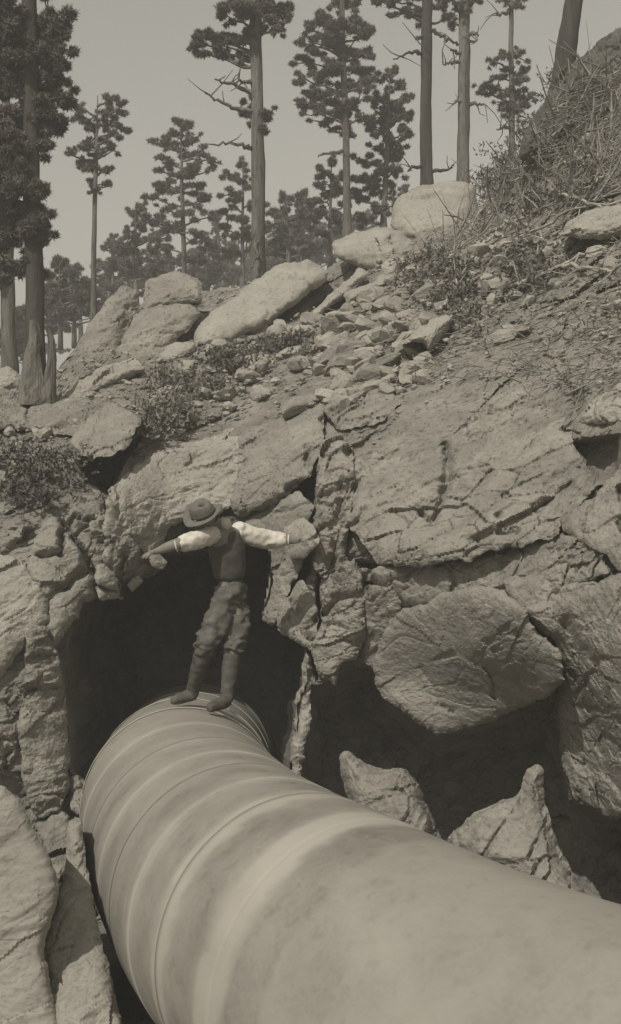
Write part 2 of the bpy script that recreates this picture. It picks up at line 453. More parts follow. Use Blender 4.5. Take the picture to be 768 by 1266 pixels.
def build_floor():
    n = 90
    xs, ys = np.linspace(-7, 9, n), np.linspace(-12, 11, n)
    X, Yg = np.meshgrid(xs, ys)
    P = np.stack([X.ravel(), Yg.ravel(), np.zeros(n * n)], 1)
    P[:, 2] = .02 + .10 * fbm(P * 1.3, 4, 61)
    idx = np.arange(n * n).reshape(n, n)
    f = np.stack([idx[:-1, :-1], idx[:-1, 1:], idx[1:, 1:], idx[1:, :-1]], -1).reshape(-1, 4)
    return tag(obj('trench_floor', P, f, M['earth'], None, True), kind='structure')
build_floor()

# ------------------------------------------------------------------ slabs and boulders
from mathutils.geometry import delaunay_2d_cdt
def rock(name, poly, prot=.3, Y=None, m='rock', parent=None, thick=.6, amp=.6, seed=0, step=2.0, tilt=(0, 0), jag=3.2, sm=1, crack=True, edge=.07, ew=5.0, bulge=0.0, smooth=False, under=0.0, grow=2.0):
    """a solid block of rock: its outline, standing prot metres proud of the hill (or at depth Y), thick metres deep"""
    rng = np.random.default_rng(seed + 31)
    pl = chaikin(poly, sm)
    c0 = pl.mean(0)
    pl = c0 + (pl - c0) * (1 + grow / np.maximum(np.linalg.norm(pl - c0, axis=1), 5))[:, None]
    cl = np.vstack([pl, pl[:1]])
    L = np.append(0, np.cumsum(np.linalg.norm(np.diff(cl, axis=0), axis=1)))
    n = max(14, int(L[-1] / step))
    s = np.linspace(0, L[-1], n, endpoint=False)
    B = np.stack([np.interp(s, L, cl[:, 0]), np.interp(s, L, cl[:, 1])], 1)
    T = np.roll(B, -1, 0) - np.roll(B, 1, 0); T /= np.linalg.norm(T, axis=1)[:, None] + 1e-9
    q3 = np.stack([B[:, 0] * .045, B[:, 1] * .045, np.full(n, seed * 3.1)], 1)
    jn = facets(q3, seed + 5) * .9 + .8 * facets(q3 * 2.7 + 4, seed + 6) + .4 * fbm(q3 * 7, 2, seed + 7)
    small = min(1, np.sqrt(np.ptp(pl[:, 0]) * np.ptp(pl[:, 1])) / 60)
    B = B + np.stack([-T[:, 1], T[:, 0]], 1) * (jag * small * jn)[:, None]
    lo, hi = B.min(0), B.max(0)
    gx, gy = np.meshgrid(np.arange(lo[0], hi[0], step), np.arange(lo[1], hi[1], step * .87))
    gx = gx + (np.arange(gx.shape[0]) % 2)[:, None] * step * .5
    G = np.stack([gx.ravel(), gy.ravel()], 1) + rng.uniform(-.18, .18, (gx.size, 2)) * step
    G = G[polydist(G[:, 0], G[:, 1], B) > step * .55]
    Q = np.vstack([B, G])
    vo, _, fo, _, _, _ = delaunay_2d_cdt([Vector(q) for q in Q.tolist()], [(i, (i + 1) % n) for i in range(n)], [], 1, 1e-6)
    Q = np.array([q[:] for q in vo])
    dist = np.maximum(polydist(Q[:, 0], Q[:, 1], B), 0); dist[:n] = 0
    cen = c0; ext = max(np.ptp(pl[:, 0]), np.ptp(pl[:, 1])); dm = max(dist.max(), 1)
    base = D(Q[:, 0], Q[:, 1]) if Y is None else np.full(len(Q), float(Y))
    d = base - prot + edge * np.exp(-dist / ew) - bulge * (1 - (1 - np.clip(dist / dm, 0, 1)) ** 2)
    d = d - tilt[0] * (Q[:, 0] - cen[0]) / ext - tilt[1] * (Q[:, 1] - cen[1]) / ext
    P = at(Q[:, 0], Q[:, 1], d)
    front = len(P)
    rows = [P]
    Bq, bd = Q[:n], d[:n]
    bc = Bq.mean(0)
    for tk in (.06, .18, .42, .72, 1.0):
        q = bc + (Bq - bc) * (1 - under * tk)
        rows.append(at(q[:, 0], q[:, 1], bd + thick * tk))
    rows.append(rows[-1].mean(0)[None])
    P = np.vstack(rows)
    rel = rough(P, amp, seed * 13 + 200)
    if crack:
        uv = px(P[:front]); rel[:front] -= crackdepth(uv[:, 0], uv[:, 1])
    dirn = at(cen[0], cen[1], 1.0) - np.array([0, 0, CZ]); dirn = -dirn / np.linalg.norm(dirn) + np.array([0, 0, .35])
    P = P + dirn * rel[:, None]
    f = [list(t)[::-1] for t in fo]
    rid = [list(range(n))] + [list(range(front + k * n, front + (k + 1) * n)) for k in range(5)]
    for k in range(5):
        a_, b_ = rid[k], rid[k + 1]
        f += [[a_[j], b_[j], b_[(j + 1) % n], a_[(j + 1) % n]] for j in range(n)]
    f += [[rid[5][j], len(P) - 1, rid[5][(j + 1) % n]] for j in range(n)]
    o = obj(name, P, f, M[m], parent, smooth)
    import bmesh
    bm = bmesh.new(); bm.from_mesh(o.data); bmesh.ops.recalc_face_normals(bm, faces=bm.faces); bm.to_mesh(o.data); bm.free()
    return o

SL = [  # outline in the photograph, proud by, thickness, relief, material, tilt
    # wall left of the tunnel
    ([(60, 640), (78, 648), (96, 670), (114, 704), (85, 722), (58, 736), (40, 722), (34, 700), (46, 668)], .30, .7, .5, 'rock', (0, .1)),
    ([(113, 708), (119, 742), (101, 745), (97, 760), (82, 778), (66, 802), (58, 770), (60, 742), (90, 722)], .42, .8, .45, 'rock', (.1, 0)),
    ([(72, 638), (92, 612), (120, 606), (132, 625), (131, 690), (116, 700), (100, 672), (84, 650)], .24, .6, .5, 'rock', (0, .1)),
    ([(140, 606), (156, 588), (200, 562), (256, 542), (290, 528), (302, 560), (290, 622), (268, 640), (215, 648), (186, 692), (168, 668), (134, 676), (128, 650), (134, 622)], .34, .8, .55, 'rock_pale', (-.1, .35)),
    ([(-90, 690), (8, 694), (34, 702), (56, 738), (58, 770), (32, 792), (0, 840), (-90, 860)], .42, .9, .5, 'rock_pale', (.0, .1)),
    ([(-90, 850), (0, 838), (18, 846), (30, 880), (22, 925), (0, 960), (-90, 980)], .38, .8, .8, 'rock', (0, 0)),
    ([(36, 782), (64, 788), (74, 835), (80, 880), (84, 930), (86, 965), (76, 1000), (46, 1012), (30, 965), (24, 910), (30, 845)], .38, .8, 1.1, 'rock', (.05, 0)),
    ([(30, 795), (58, 772), (66, 800), (40, 830), (28, 850)], .22, .5, .9, 'rock', (0, 0)),
    ([(-90, 470), (0, 478), (60, 488), (120, 500), (140, 518), (118, 545), (60, 535), (0, 528), (-90, 540)], .22, .8, .8, 'earth', (0, .2)),
    ([(118, 508), (140, 500), (172, 520), (158, 545), (136, 562), (100, 562), (90, 545)], .95, 1.0, .5, 'rock', (.2, .2)),
    ([(0, 560), (40, 545), (90, 565), (60, 610), (40, 650), (0, 690), (-90, 690), (-90, 570)], .12, .7, 1.3, 'earth', (0, .1)),
    # above the tunnel
    ([(292, 540), (330, 505), (398, 492), (396, 560), (380, 588), (336, 622), (296, 640), (284, 622), (304, 572)], .26, .7, .5, 'rock', (.1, .1)),
    ([(296, 646), (340, 624), (366, 608), (384, 625), (380, 655), (340, 668), (300, 668)], .30, .7, .5, 'rock', (.1, 0)),
    ([(352, 655), (372, 640), (388, 650), (394, 668), (378, 688), (358, 684)], .88, .6, .3, 'rock_pale', (.1, .1)),
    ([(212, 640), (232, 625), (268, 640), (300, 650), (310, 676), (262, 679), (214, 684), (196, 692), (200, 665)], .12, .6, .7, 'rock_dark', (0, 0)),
    ([(400, 505), (430, 474), (468, 480), (498, 500), (470, 522), (420, 534)], .22, .6, .7, 'rock', (0, .15)),
    # broken pillar right of the tunnel
    ([(344, 700), (358, 682), (374, 690), (352, 740), (338, 772), (326, 762)], .28, .6, .6, 'rock', (.1, 0)),
    ([(350, 748), (372, 716), (388, 740), (392, 778), (384, 804), (366, 790), (342, 775)], .34, .6, .5, 'rock', (.1, 0)),
    ([(378, 808), (386, 814), (385, 870), (376, 930), (368, 1000), (360, 1010), (360, 930), (368, 870)], .40, .8, .6, 'rock_pale', (.1, 0)),
    ([(398, 722), (416, 690), (440, 700), (452, 720), (448, 790), (440, 815), (422, 820), (416, 850), (408, 842), (394, 838), (388, 800), (400, 760)], .42, .6, 1.1, 'rock', (.05, 0)),
    ([(396, 560), (420, 545), (440, 560), (430, 640), (424, 690), (400, 720), (388, 700), (392, 640)], .26, .6, 1.2, 'rock', (0, 0)),
    ([(452, 722), (488, 716), (496, 745), (482, 790), (470, 825), (446, 812)], .46, .7, .9, 'rock', (.05, 0)),
    # great cliff on the right
    ([(424, 540), (480, 495), (560, 470), (640, 478), (702, 515), (706, 560), (742, 590), (736, 610), (690, 640), (690, 664), (600, 682), (520, 704), (470, 694), (442, 662), (428, 640), (436, 590)], .16, 1.0, .75, 'rock', (0, .75)),
    ([(442, 704), (482, 708), (540, 696), (620, 684), (690, 652), (744, 690), (752, 718), (700, 734), (650, 742), (560, 738), (540, 752), (500, 762), (480, 742)], .12, .8, .9, 'rock', (0, 0)),
    ([(488, 712), (530, 694), (556, 704), (548, 738), (516, 752), (496, 738)], .36, .5, .5, 'rock', (0, .1)),
    ([(488, 764), (550, 735), (600, 727), (640, 747), (668, 788), (688, 802), (696, 848), (610, 888), (545, 912), (515, 892), (482, 866), (462, 842), (470, 796)], .91, 1.3, .42, 'rock', (.1, .5)),
    ([(620, 716), (650, 708), (700, 718), (740, 718), (702, 745), (680, 760), (645, 756)], .36, .6, .5, 'rock', (0, .1)),
    ([(648, 762), (700, 748), (770, 712), (880, 680), (900, 820), (880, 1000), (768, 1012), (735, 1006), (706, 985), (694, 920), (692, 850), (690, 802), (668, 786)], .62, 1.2, .8, 'rock', (.15, .2)),
    ([(742, 612), (790, 560), (900, 540), (900, 680), (770, 708), (752, 690), (700, 662), (694, 642)], .26, .8, .9, 'rock', (0, 0)),
    ([(706, 512), (760, 480), (900, 440), (900, 540), (795, 556), (770, 520), (735, 530)], .20, .8, .8, 'rock_pale', (0, .1)),
    # gutter stones
    ([(45, 1024), (66, 1010), (82, 1008), (92, 1040), (88, 1078), (70, 1086)], .5, .9, .6, 'rock', (.1, .1)),
    ([(86, 960), (104, 968), (106, 1000), (100, 1012), (88, 1002)], .35, .5, .6, 'rock', (.1, .1)),
    ([(86, 1008), (102, 1010), (104, 1060), (100, 1085), (90, 1075)], .35, .5, .6, 'rock', (.1, .1)),
    # loose wedges on the lip of the tunnel, and the broken knob they hang from
    ([(112, 640), (150, 646), (184, 668), (206, 690), (188, 702), (160, 714), (126, 712), (114, 690)], .40, .6, 1.2, 'rock', (.1, .2)),
    ([(130, 664), (158, 660), (172, 680), (166, 700), (142, 706), (132, 690)], .86, .4, .8, 'rock', (.1, .1)),
    ([(118, 702), (130, 700), (148, 722), (144, 730), (120, 722)], .8, .35, .3, 'rock_pale', (.1, .1)),
    ([(119, 724), (150, 728), (152, 738), (126, 741)], .8, .35, .3, 'rock_pale', (.1, .1)),
    ([(158, 722), (170, 712), (176, 718), (164, 730)], .8, .3, .3, 'rock_pale', (.1, .1)),
    ([(182, 682), (190, 678), (206, 694), (200, 704), (190, 700)], .8, .3, .3, 'rock_pale', (.1, .1)),
]
for i, (pl, pr, th, am, mm, ti) in enumerate(SL):
    rock('rock_slab', pl, pr * .68 if pr > .9 and pr < .92 else pr * .5, None, mm, HILL, 2.6 if .9 < pr < .92 else th, am * .9, i + 1, tilt=ti)

BO = [  # boulders that lie free: outline, Y, thick, relief, material, bulge, label, tilt
    ([(238, 432), (244, 402), (290, 366), (340, 331), (380, 322), (408, 334), (402, 350), (378, 362), (352, 384), (330, 402), (280, 422)], 15.6, 2.2, .5, 'rock_pale', .35, 'long pale boulder lying along the crest with a bare sunlit face', (.3, 2.2)),
    ([(352, 386), (378, 364), (402, 352), (410, 356), (406, 368), (382, 388), (360, 402)], 15.9, 1.2, .6, 'rock_dark', .1, 'wedge of rock coloured dark for the shade under the end of the long pale boulder', (0, .6)),  # overhang shadow painted as darker rock
    ([(410, 302), (430, 293), (480, 282), (515, 300), (508, 318), (470, 336), (430, 326), (412, 316)], 16.8, 1.8, .5, 'rock_pale', .3, 'low flat boulder at the foot of the humped one on the crest', (.2, 1.2)),
    ([(482, 282), (487, 252), (515, 233), (558, 222), (586, 232), (590, 268), (560, 292), (520, 302)], 17.6, 2.4, .4, 'rock_pale', .5, 'smooth humped boulder on the crest under two bare trunks', (.2, 1.4)),
    ([(146, 474), (148, 424), (172, 384), (200, 372), (240, 376), (248, 388), (240, 400), (200, 440), (186, 466)], 15.2, 2.0, .6, 'rock', .35, 'tall cracked rock on the crest left of the long pale boulder', (.2, 1.2)),
    ([(178, 386), (180, 346), (214, 338), (246, 346), (250, 374), (225, 380)], 15.9, 1.4, .6, 'rock', .3, 'block of rock capping the tall cracked rock', (.1, .7)),
    ([(94, 432), (120, 392), (148, 356), (173, 360), (172, 384), (150, 420), (146, 448), (104, 452)], 15.7, 1.8, .6, 'rock', .3, 'sloping rock shoulder behind the slim bare pine', (.2, 1.0)),
    ([(62, 496), (130, 456), (170, 446), (180, 460), (130, 480), (82, 510)], 12.9, .8, .5, 'rock_pale', .15, 'long tilted slab pointing down to the forked stump', (.1, .8)),
    ([(195, 442), (214, 424), (240, 424), (241, 436), (204, 458)], 14.4, .8, .4, 'rock_pale', .15, 'small pale slab tucked under the tall cracked rock', (.1, .3)),
    ([(378, 392), (430, 346), (446, 330), (456, 338), (424, 368), (386, 400)], 15.2, .7, .4, 'rock_pale', .15, 'long narrow slab leaning uphill from the dark wedge', (.1, .6)),
    ([(424, 364), (470, 345), (484, 336), (480, 351), (432, 378)], 14.9, .7, .4, 'rock_pale', .15, 'short slab lying along the upper edge of the rubble', (.1, .4)),
    ([(471, 330), (482, 321), (492, 326), (490, 340), (476, 344)], 14.9, .6, .5, 'rock_pale', .15, 'small round pale stone below the low flat boulder', (0, .2)),
    ([(494, 428), (520, 408), (542, 394), (562, 391), (552, 412), (530, 432), (526, 426), (510, 424)], 11.5, .9, .5, 'rock_pale', .12, 'pale slab overhanging a square dark hollow in the rubble', (0, .5)),
    ([(-30, 470), (8, 456), (30, 468), (36, 490), (10, 500), (-30, 498)], 13.2, .9, .6, 'rock_pale', .3, 'rounded boulder at the left edge beside the forked stump', (0, .4)),
    ([(692, 292), (700, 272), (740, 256), (800, 250), (820, 280), (740, 298)], 11.3, .8, .6, 'rock_pale', .2, 'flat pale rock under the brush at the right edge', (0, .6)),
    ([(640, 200), (648, 168), (672, 128), (690, 98), (730, 64), (768, 34), (850, 0), (860, 130), (770, 190), (690, 200)], 15.6, 2.5, 1.0, 'rock_dark', .5, 'big dark outcrop at the upper right corner', (0, .6)),
    ([(418, 930), (430, 922), (446, 936), (470, 950), (500, 944), (520, 975), (538, 1032), (530, 1060), (440, 1010), (425, 965)], 7.7, 1.0, .7, 'rock', .3, 'jagged rock sticking up behind the pipe below the shaded hollow', (.2, .4)),
    ([(553, 1032), (590, 1002), (640, 982), (650, 950), (662, 944), (673, 950), (672, 990), (692, 1050), (722, 1105), (740, 1150), (560, 1080)], 6.9, 1.0, .7, 'rock', .35, 'pointed broken rock leaning beside the pipe at the right', (.3, .5)),
    ([(-110, 965), (0, 970), (24, 985), (50, 1040), (74, 1090), (64, 1138), (52, 1170), (68, 1235), (80, 1310), (-110, 1330)], 6.15, 1.2, .2, 'rock_smooth', .12, 'big smooth boulder filling the lower left corner', (.15, .3)),
    ([(84, 1018), (102, 1014), (108, 1078), (118, 1140), (136, 1200), (160, 1310), (76, 1310), (64, 1240), (54, 1180), (64, 1132), (80, 1082)], 6.6, 1.2, .5, 'rock_smooth', .02, 'narrow rock ledge between the corner boulder and the pipe', (.05, 1.5)),
]
for i, (pl, Y, th, am, mm, bu, lab, ti) in enumerate(BO):
    o = rock('boulder', pl, 0, Y, mm, None, th, am * (1.3 if i < 15 and mm != 'rock_pale' else 1.1), 60 + i, 2.5, ti, 2.2, 1, False, .16 * min(1, th) if mm != 'rock_smooth' else .07, 6.0, bu * .4, mm == 'rock_pale' and i < 4, .06, 1)
    # a boulder is rounded: pull the edge of its face back
    tag(o, lab, 'rock')

# a stone: a ball cut by random planes
def ico(sub):
    import bmesh
    bm = bmesh.new(); bmesh.ops.create_icosphere(bm, subdivisions=sub, radius=1)
    v = np.array([q.co[:] for q in bm.verts]); f = [[q.index for q in p.verts] for p in bm.faces]
    bm.free(); return v, f
ICO2 = ico(2); ICO3 = ico(3)
def stone_verts(seed, base=ICO2, cuts=11):
    r = np.random.default_rng(seed)
    v = base[0].copy()
    for _ in range(cuts):
        n = r.normal(size=3); n /= np.linalg.norm(n); h = r.uniform(.45, .8)
        d = v @ n - h
        v = v - np.maximum(d, 0)[:, None] * n
    return v * r.uniform(.8, 1.1, 3) + .05 * fbm(v * 2.2, 2, seed)[:, None] * v
STONES = []
for k in range(9):
    me = bpy.data.meshes.new('stone'); me.from_pydata(stone_verts(k + 40).tolist(), [], ICO2[1]); me.materials.append(M['stone']); STONES.append(me)

def place(u, v, s, sunk=.42):
    Y = float(D(u, v)); p = at(u, v, Y)
    p[1] -= .06; p[2] += s * (.5 - sunk)
    return p

LOOSE = []
def scatter_stones():
    zones = [([(390, 420), (480, 330), (600, 300), (640, 330), (560, 400), (520, 480), (420, 500)], 215), ([(180, 470), (260, 420), (400, 385), (430, 440), (330, 500), (240, 520), (180, 500)], 60),
             ([(600, 300), (760, 280), (768, 420), (600, 430)], 26), ([(0, 500), (90, 500), (110, 540), (0, 560)], 14), ([(400, 480), (520, 470), (480, 500), (400, 520)], 10)]
    for (pl, cnt), where in zip(zones, ['in the rubble below the humped boulder', 'in the scrub below the long pale boulder', 'on the bare slope below the brush', 'on the ledge at the left edge', 'at the top edge of the great cliff']):
        pl = np.array(pl, float); lo, hi = pl.min(0), pl.max(0); k = 0
        while k < cnt:
            u, v = R.uniform(lo[0], hi[0]), R.uniform(lo[1], hi[1])
            if not inside(np.array([u]), np.array([v]), pl)[0]: continue
            k += 1
            spx = 4.5 + 17 * R.random() ** 1.9                     # half width in photo pixels
            Y = float(D(u, v)); s = spx * Y / F
            o = bpy.data.objects.new('stone', R.choice(STONES)); COL.objects.link(o)
            o.location = place(u, v, s)
            o.scale = (s * R.uniform(1, 1.5), s * R.uniform(.8, 1.2), s * R.uniform(.55, .9))
            o.rotation_euler = (R.uniform(-.4, .4), R.uniform(-.5, .2), R.uniform(0, 6.28))
            LOOSE.append((spx, u, v, o))
scatter_stones()
BIG = []
for k in range(6):
    v_ = stone_verts(k + 140, ICO3, 14); v_ = v_ + v_ * (.07 * facets(v_ * 3, k) + .03 * facets(v_ * 8, k + 9))[:, None]
    me = bpy.data.meshes.new('stone'); me.from_pydata(v_.tolist(), [], ICO3[1]); me.materials.append(M['rock' if k % 3 else 'rock_pale']); BIG.append(me)
def embedded():
    pl = np.array([(380, 430), (470, 345), (560, 320), (590, 340), (545, 410), (500, 500), (420, 520), (330, 500), (300, 440)], float); k = 0
    while k < 46:
        u, v = R.uniform(300, 600), R.uniform(320, 520)
        if k >= 36: u, v = R.uniform(590, 760), R.uniform(300, 420)
        elif not inside(np.array([u]), np.array([v]), pl)[0]: continue
        k += 1
        spx = R.uniform(11, 24) if k <= 36 else R.uniform(7, 14)
        Y = float(D(u, v)); s = spx * Y / F
        o = bpy.data.objects.new('stone', R.choice(BIG)); COL.objects.link(o)
        o.location = place(u, v, s, .38)
        o.scale = (s * R.uniform(1.1, 1.7), s * R.uniform(.8, 1.2), s * R.uniform(.55, .85))
        o.rotation_euler = (R.uniform(-.3, .5), -.42 + R.gauss(0, .2), R.gauss(0, .4))
        LOOSE.append((spx + 8, u, v, o))
embedded()
MARKS = [(330, 410, 'the foot of the long pale boulder'), (380, 400, 'the dark wedge of rock'), (440, 335, 'the low flat boulder'), (430, 365, 'the long narrow slab leaning uphill'), (460, 365, 'the short slab on the rubble'), (540, 312, 'the humped boulder'),
         (528, 410, 'the pale slab over the square hollow'), (500, 460, 'the square dark hollow'), (496, 398, 'the short white stick'), (600, 345, 'the leaning grey log'), (640, 330, 'the leaning pale root'), (720, 300, 'the flat pale rock at right'), (720, 400, 'the twigs on the bare slope'),
         (220, 450, 'the small pale slab under the tall cracked rock'), (240, 490, 'the ground scrub over the tunnel'), (350, 435, 'the sparse scrub in the middle'), (415, 450, 'the upper end of the deep joint'), (430, 490, 'the top of the great cliff'), (40, 530, 'the ledge at the left edge'), (570, 380, 'the weedy tuft below the log'), (290, 460, 'the dark shrub in the middle'), (660, 380, 'the bare middle slope')]
_by = {}
for q in sorted(LOOSE, key=lambda q: -q[0]):
    _by.setdefault(min(MARKS, key=lambda k: math.hypot(k[0] - q[1], k[1] - q[2]))[2], []).append(q[3])
for where, os_ in _by.items():
    for i, o in enumerate(os_):
        big = ['largest loose stone beside ', 'second largest loose stone beside ', 'third largest loose stone beside ', 'fourth largest loose stone beside ']
        tag(o, (big[i] if i < 4 else 'one of the small loose stones near ') + where, 'stone', 'loose stones by ' + where)

def gravel():
    mb_v, mb_f = [], []
    n = 5200
    bv, bf = ico(1); bf = np.array(bf)
    u = RN.uniform(0, 790, n); v = RN.uniform(250, 620, n)
    ok = (v > crest(u) + 8) & (v < np.interp(u, [0, 150, 300, 450, 600, 768], [590, 540, 520, 500, 480, 470]) + RN.normal(0, 18, n))
    u, v = u[ok], v[ok]; Y = D(u, v); P = at(u, v, Y)
    P[:, 2] += .02; P[:, 1] -= .08
    for i in range(len(u)):
        s = (1.0 + 3.2 * RN.random() ** 3) * Y[i] / F
        q = bv * (1 + .35 * RN.normal(size=(len(bv), 1))) * s * np.array([1.3, 1, .7])
        mb_v.append(q + P[i]); mb_f.append(bf + i * len(bv))
    return tag(obj('gravel', np.vstack(mb_v), np.vstack(mb_f), M['stone']), 'fine broken gravel strewn over the slope above the cut', 'gravel', None, 'stuff')
gravel()

# ------------------------------------------------------------------ the pipe
PK = np.array([[-1.40, 17.5, -3.3], [-1.291, 12.823, -2.814], [-1.211, 10.887, -2.639], [-1.044, 9.021, -2.46], [-0.569, 7.309, -2.441], [0.062, 5.793, -2.375], [1.026, 4.5, -2.424],
               [2.286, 3.353, -2.393], [3.662, 2.257, -2.398], [5.6, .9, -2.4], [8.4, -.9, -2.4]]) + np.array([0, 0, CZ])
PR = .827
def catmull(P, n=80):
    P = np.vstack([2 * P[0] - P[1], P, 2 * P[-1] - P[-2]]); o = []
    for i in range(1, len(P) - 2):
        t = np.linspace(0, 1, n, endpoint=False)[:, None]; a, b, c, d = P[i - 1:i + 3]
        o.append(.5 * (2 * b + (-a + c) * t + (2 * a - 5 * b + 4 * c - d) * t ** 2 + (-a + 3 * b - 3 * c + d) * t ** 3))
    return np.vstack(o)
PC = catmull(PK)
PS = np.append(0, np.cumsum(np.linalg.norm(np.diff(PC, axis=0), axis=1)))
S0 = PS[80]                                       # arc length is counted from the second knot
def pc(s): return np.stack([np.interp(s + S0, PS, PC[:, k]) for k in range(3)], -1)
def pipe_shell(s0, s1, r0, r1, name, m, parent, ds=.06, wob=0.004, ragged=0.0):
    n = max(3, int((s1 - s0) / ds) + 1)
    s = np.linspace(s0, s1, n); C = pc(s); T = pc(s + .02) - pc(s - .02); T /= np.linalg.norm(T, axis=1)[:, None]
    a = np.cross(T, [0, 0, 1]); a /= np.linalg.norm(a, axis=1)[:, None]; b = np.cross(a, T)
    seg = 120; th = np.arange(seg) * 2 * np.pi / seg
    rr = np.linspace(r0, r1, n)
    dirs = np.cos(th)[None, :, None] * a[:, None] + np.sin(th)[None, :, None] * b[:, None]
    nz = fbm((C[:, None] + dirs * .8).reshape(-1, 3) * 1.4, 3, 3).reshape(n, seg)
    if ragged:
        e = fbm(np.stack([np.cos(th) * 2.5, np.sin(th) * 2.5, np.full(seg, s0 * 7)], 1), 4, 12, .6) * ragged
        e2 = fbm(np.stack([np.cos(th) * 2.5, np.sin(th) * 2.5, np.full(seg, s1 * 7 + 3)], 1), 4, 13, .6) * ragged
        off = e[None] * np.linspace(1, 0, n)[:, None] + e2[None] * np.linspace(0, 1, n)[:, None]
        C = C[:, None] + T[:, None] * off[:, :, None]
    else: C = np.repeat(C[:, None], seg, 1)
    ins = .03 if not ragged else .004
    first, lst = C[:1] + dirs[:1] * (rr[0] - ins), C[-1:] + dirs[-1:] * (rr[-1] - ins)
    V = C + dirs * (rr[:, None] + wob * nz)[:, :, None]
    V = np.concatenate([first, V, lst]); n += 2
    i = np.arange(n * seg).reshape(n, seg); j = np.roll(i, -1, 1)
    f = np.stack([i[:-1], i[1:], j[1:], j[:-1]], -1).reshape(-1, 4)
    o = obj(name, V.reshape(-1, 3), f, m, parent, True)
    sa = np.concatenate([[s[0]], s, [s[-1]]])[:, None] + (.055 * fbm(V.reshape(-1, 3) * 3.0, 3, 44) + .03 * fbm(V.reshape(-1, 3) * 11.0, 3, 47)).reshape(n, seg)
    dust = np.full(sa.shape, .34)
    for c, w, h in BELTS: dust += h * np.clip(3.4 * (1.08 - np.abs(sa - c) / w), 0, 1) * (.75 + .5 * fbm(V.reshape(-1, 3) * 2.2, 3, 45).reshape(n, seg))
    at_ = o.data.attributes.new('dust', 'FLOAT', 'POINT')
    at_.data.foreach_set('value', np.clip(dust, 0, 1).astype(np.float32).ravel())
    return o
BELTS = [(7.54, .12, .66), (7.02, .085, .64), (6.5, .065, .46), (5.98, .05, .22), (5.52, .07, .34), (5.0, .05, .28), (4.45, .07, .34), (3.72, .07, .4), (2.75, .06, .4), (1.8, .06, .4), (7.80, .13, -.30), (7.27, .11, -.22), (6.76, .12, -.24), (6.24, .10, -.2), (5.75, .08, -.2), (5.25, .08, -.2), (4.72, .09, -.2), (8.6, .35, .14)]
PIPE = empty('pipe', (float(pc(5.0)[0]), float(pc(5.0)[1]), CZ - 3.25), 'huge riveted pipe bending out of the tunnel into the foreground', 'pipe')
PIPE['label'] = 'huge pale pipe with hoop bands bending out of the tunnel mouth into the foreground'
ST = [-4.6, -3.0, -1.6, -.4, .8, 1.8, 2.75, 3.72, 4.45, 5.0, 5.5, 6.0, 6.5, 7.0, 7.55, 9.6, 11.6, 13.8]
def dusty():
    m = M['steel']; n, l = m.node_tree.nodes, m.node_tree.links
    b = n['Principled BSDF']; src = b.inputs['Base Color'].links[0].from_socket
    at_ = n.new('ShaderNodeAttribute'); at_.attribute_name = 'dust'
    no = n.new('ShaderNodeTexNoise'); no.inputs['Scale'].default_value = 1.5; no.inputs['Detail'].default_value = 9; no.inputs['Roughness'].default_value = .66; no.inputs['Distortion'].default_value = .6
    g = n.new('ShaderNodeNewGeometry'); l.new(g.outputs['Position'], no.inputs[0])
    ma = n.new('ShaderNodeMath'); ma.operation = 'MULTIPLY_ADD'; ma.inputs[1].default_value = .8; ma.inputs[2].default_value = -.40; l.new(no.outputs[0], ma.inputs[0])
    ad = n.new('ShaderNodeMath'); ad.operation = 'ADD'; ad.use_clamp = True; l.new(ma.outputs[0], ad.inputs[0]); l.new(at_.outputs['Fac'], ad.inputs[1])
    mx = n.new('ShaderNodeMix'); mx.data_type = 'RGBA'; l.new(ad.outputs[0], mx.inputs['Factor']); l.new(src, mx.inputs['A']); mx.inputs['B'].default_value = (*sep(.32), 1)
    l.new(mx.outputs['Result'], b.inputs['Base Color'])
dusty()
for k in range(len(ST) - 1):
    dr = 0 if k % 2 else -.003
    pipe_shell(ST[k] - .02, ST[k + 1] + .02, PR + dr, PR + dr, 'pipe_section', M['steel'], PIPE, .04)
for k, s in enumerate(ST[1:-1]):
    if s > 4.2: continue
    pipe_shell(s - .025, s + .025, PR + .012, PR + .012, 'pipe_band', M['band'], PIPE, .02, .003, .012)

# ------------------------------------------------------------------ trees
def tufts(cen, rad, n, L, wd, rng, k=4, flat=.8):
    """needle bunches: each a few narrow blades spreading from one point of a clump"""
    d = rng.normal(size=(n, 3)); d /= np.linalg.norm(d, axis=1)[:, None]
    c = cen + d * (rng.random((n, 1)) ** .45) * np.asarray(rad)
    V, Fc = [], []
    for j in range(k):
        a = d * .4 + rng.normal(size=(n, 3)) * .9; a[:, 2] += .25; a /= np.linalg.norm(a, axis=1)[:, None]
        b = np.cross(a, rng.normal(size=(n, 3))); b /= np.linalg.norm(b, axis=1)[:, None] + 1e-9
        l = L * rng.uniform(.6, 1.25, (n, 1))
        V.append(np.stack([c - b * wd, c + b * wd, c + a * l], 1).reshape(-1, 3))
        Fc.append(np.arange(n * 3).reshape(n, 3) + j * n * 3)
    return np.vstack(V), np.vstack(Fc)

def wander(p0, p1, n, amp, rng, sag=0.0):
    t = np.linspace(0, 1, n)[:, None]
    q = np.asarray(p0) * (1 - t) + np.asarray(p1) * t
    q = q + np.cumsum(rng.normal(0, amp / n ** .5, (n, 3)), 0) * np.sin(np.pi * np.clip(t, 0, 1)) ** .5
    q[:, 2] -= (sag * np.sin(np.pi * t[:, 0]))
    return q

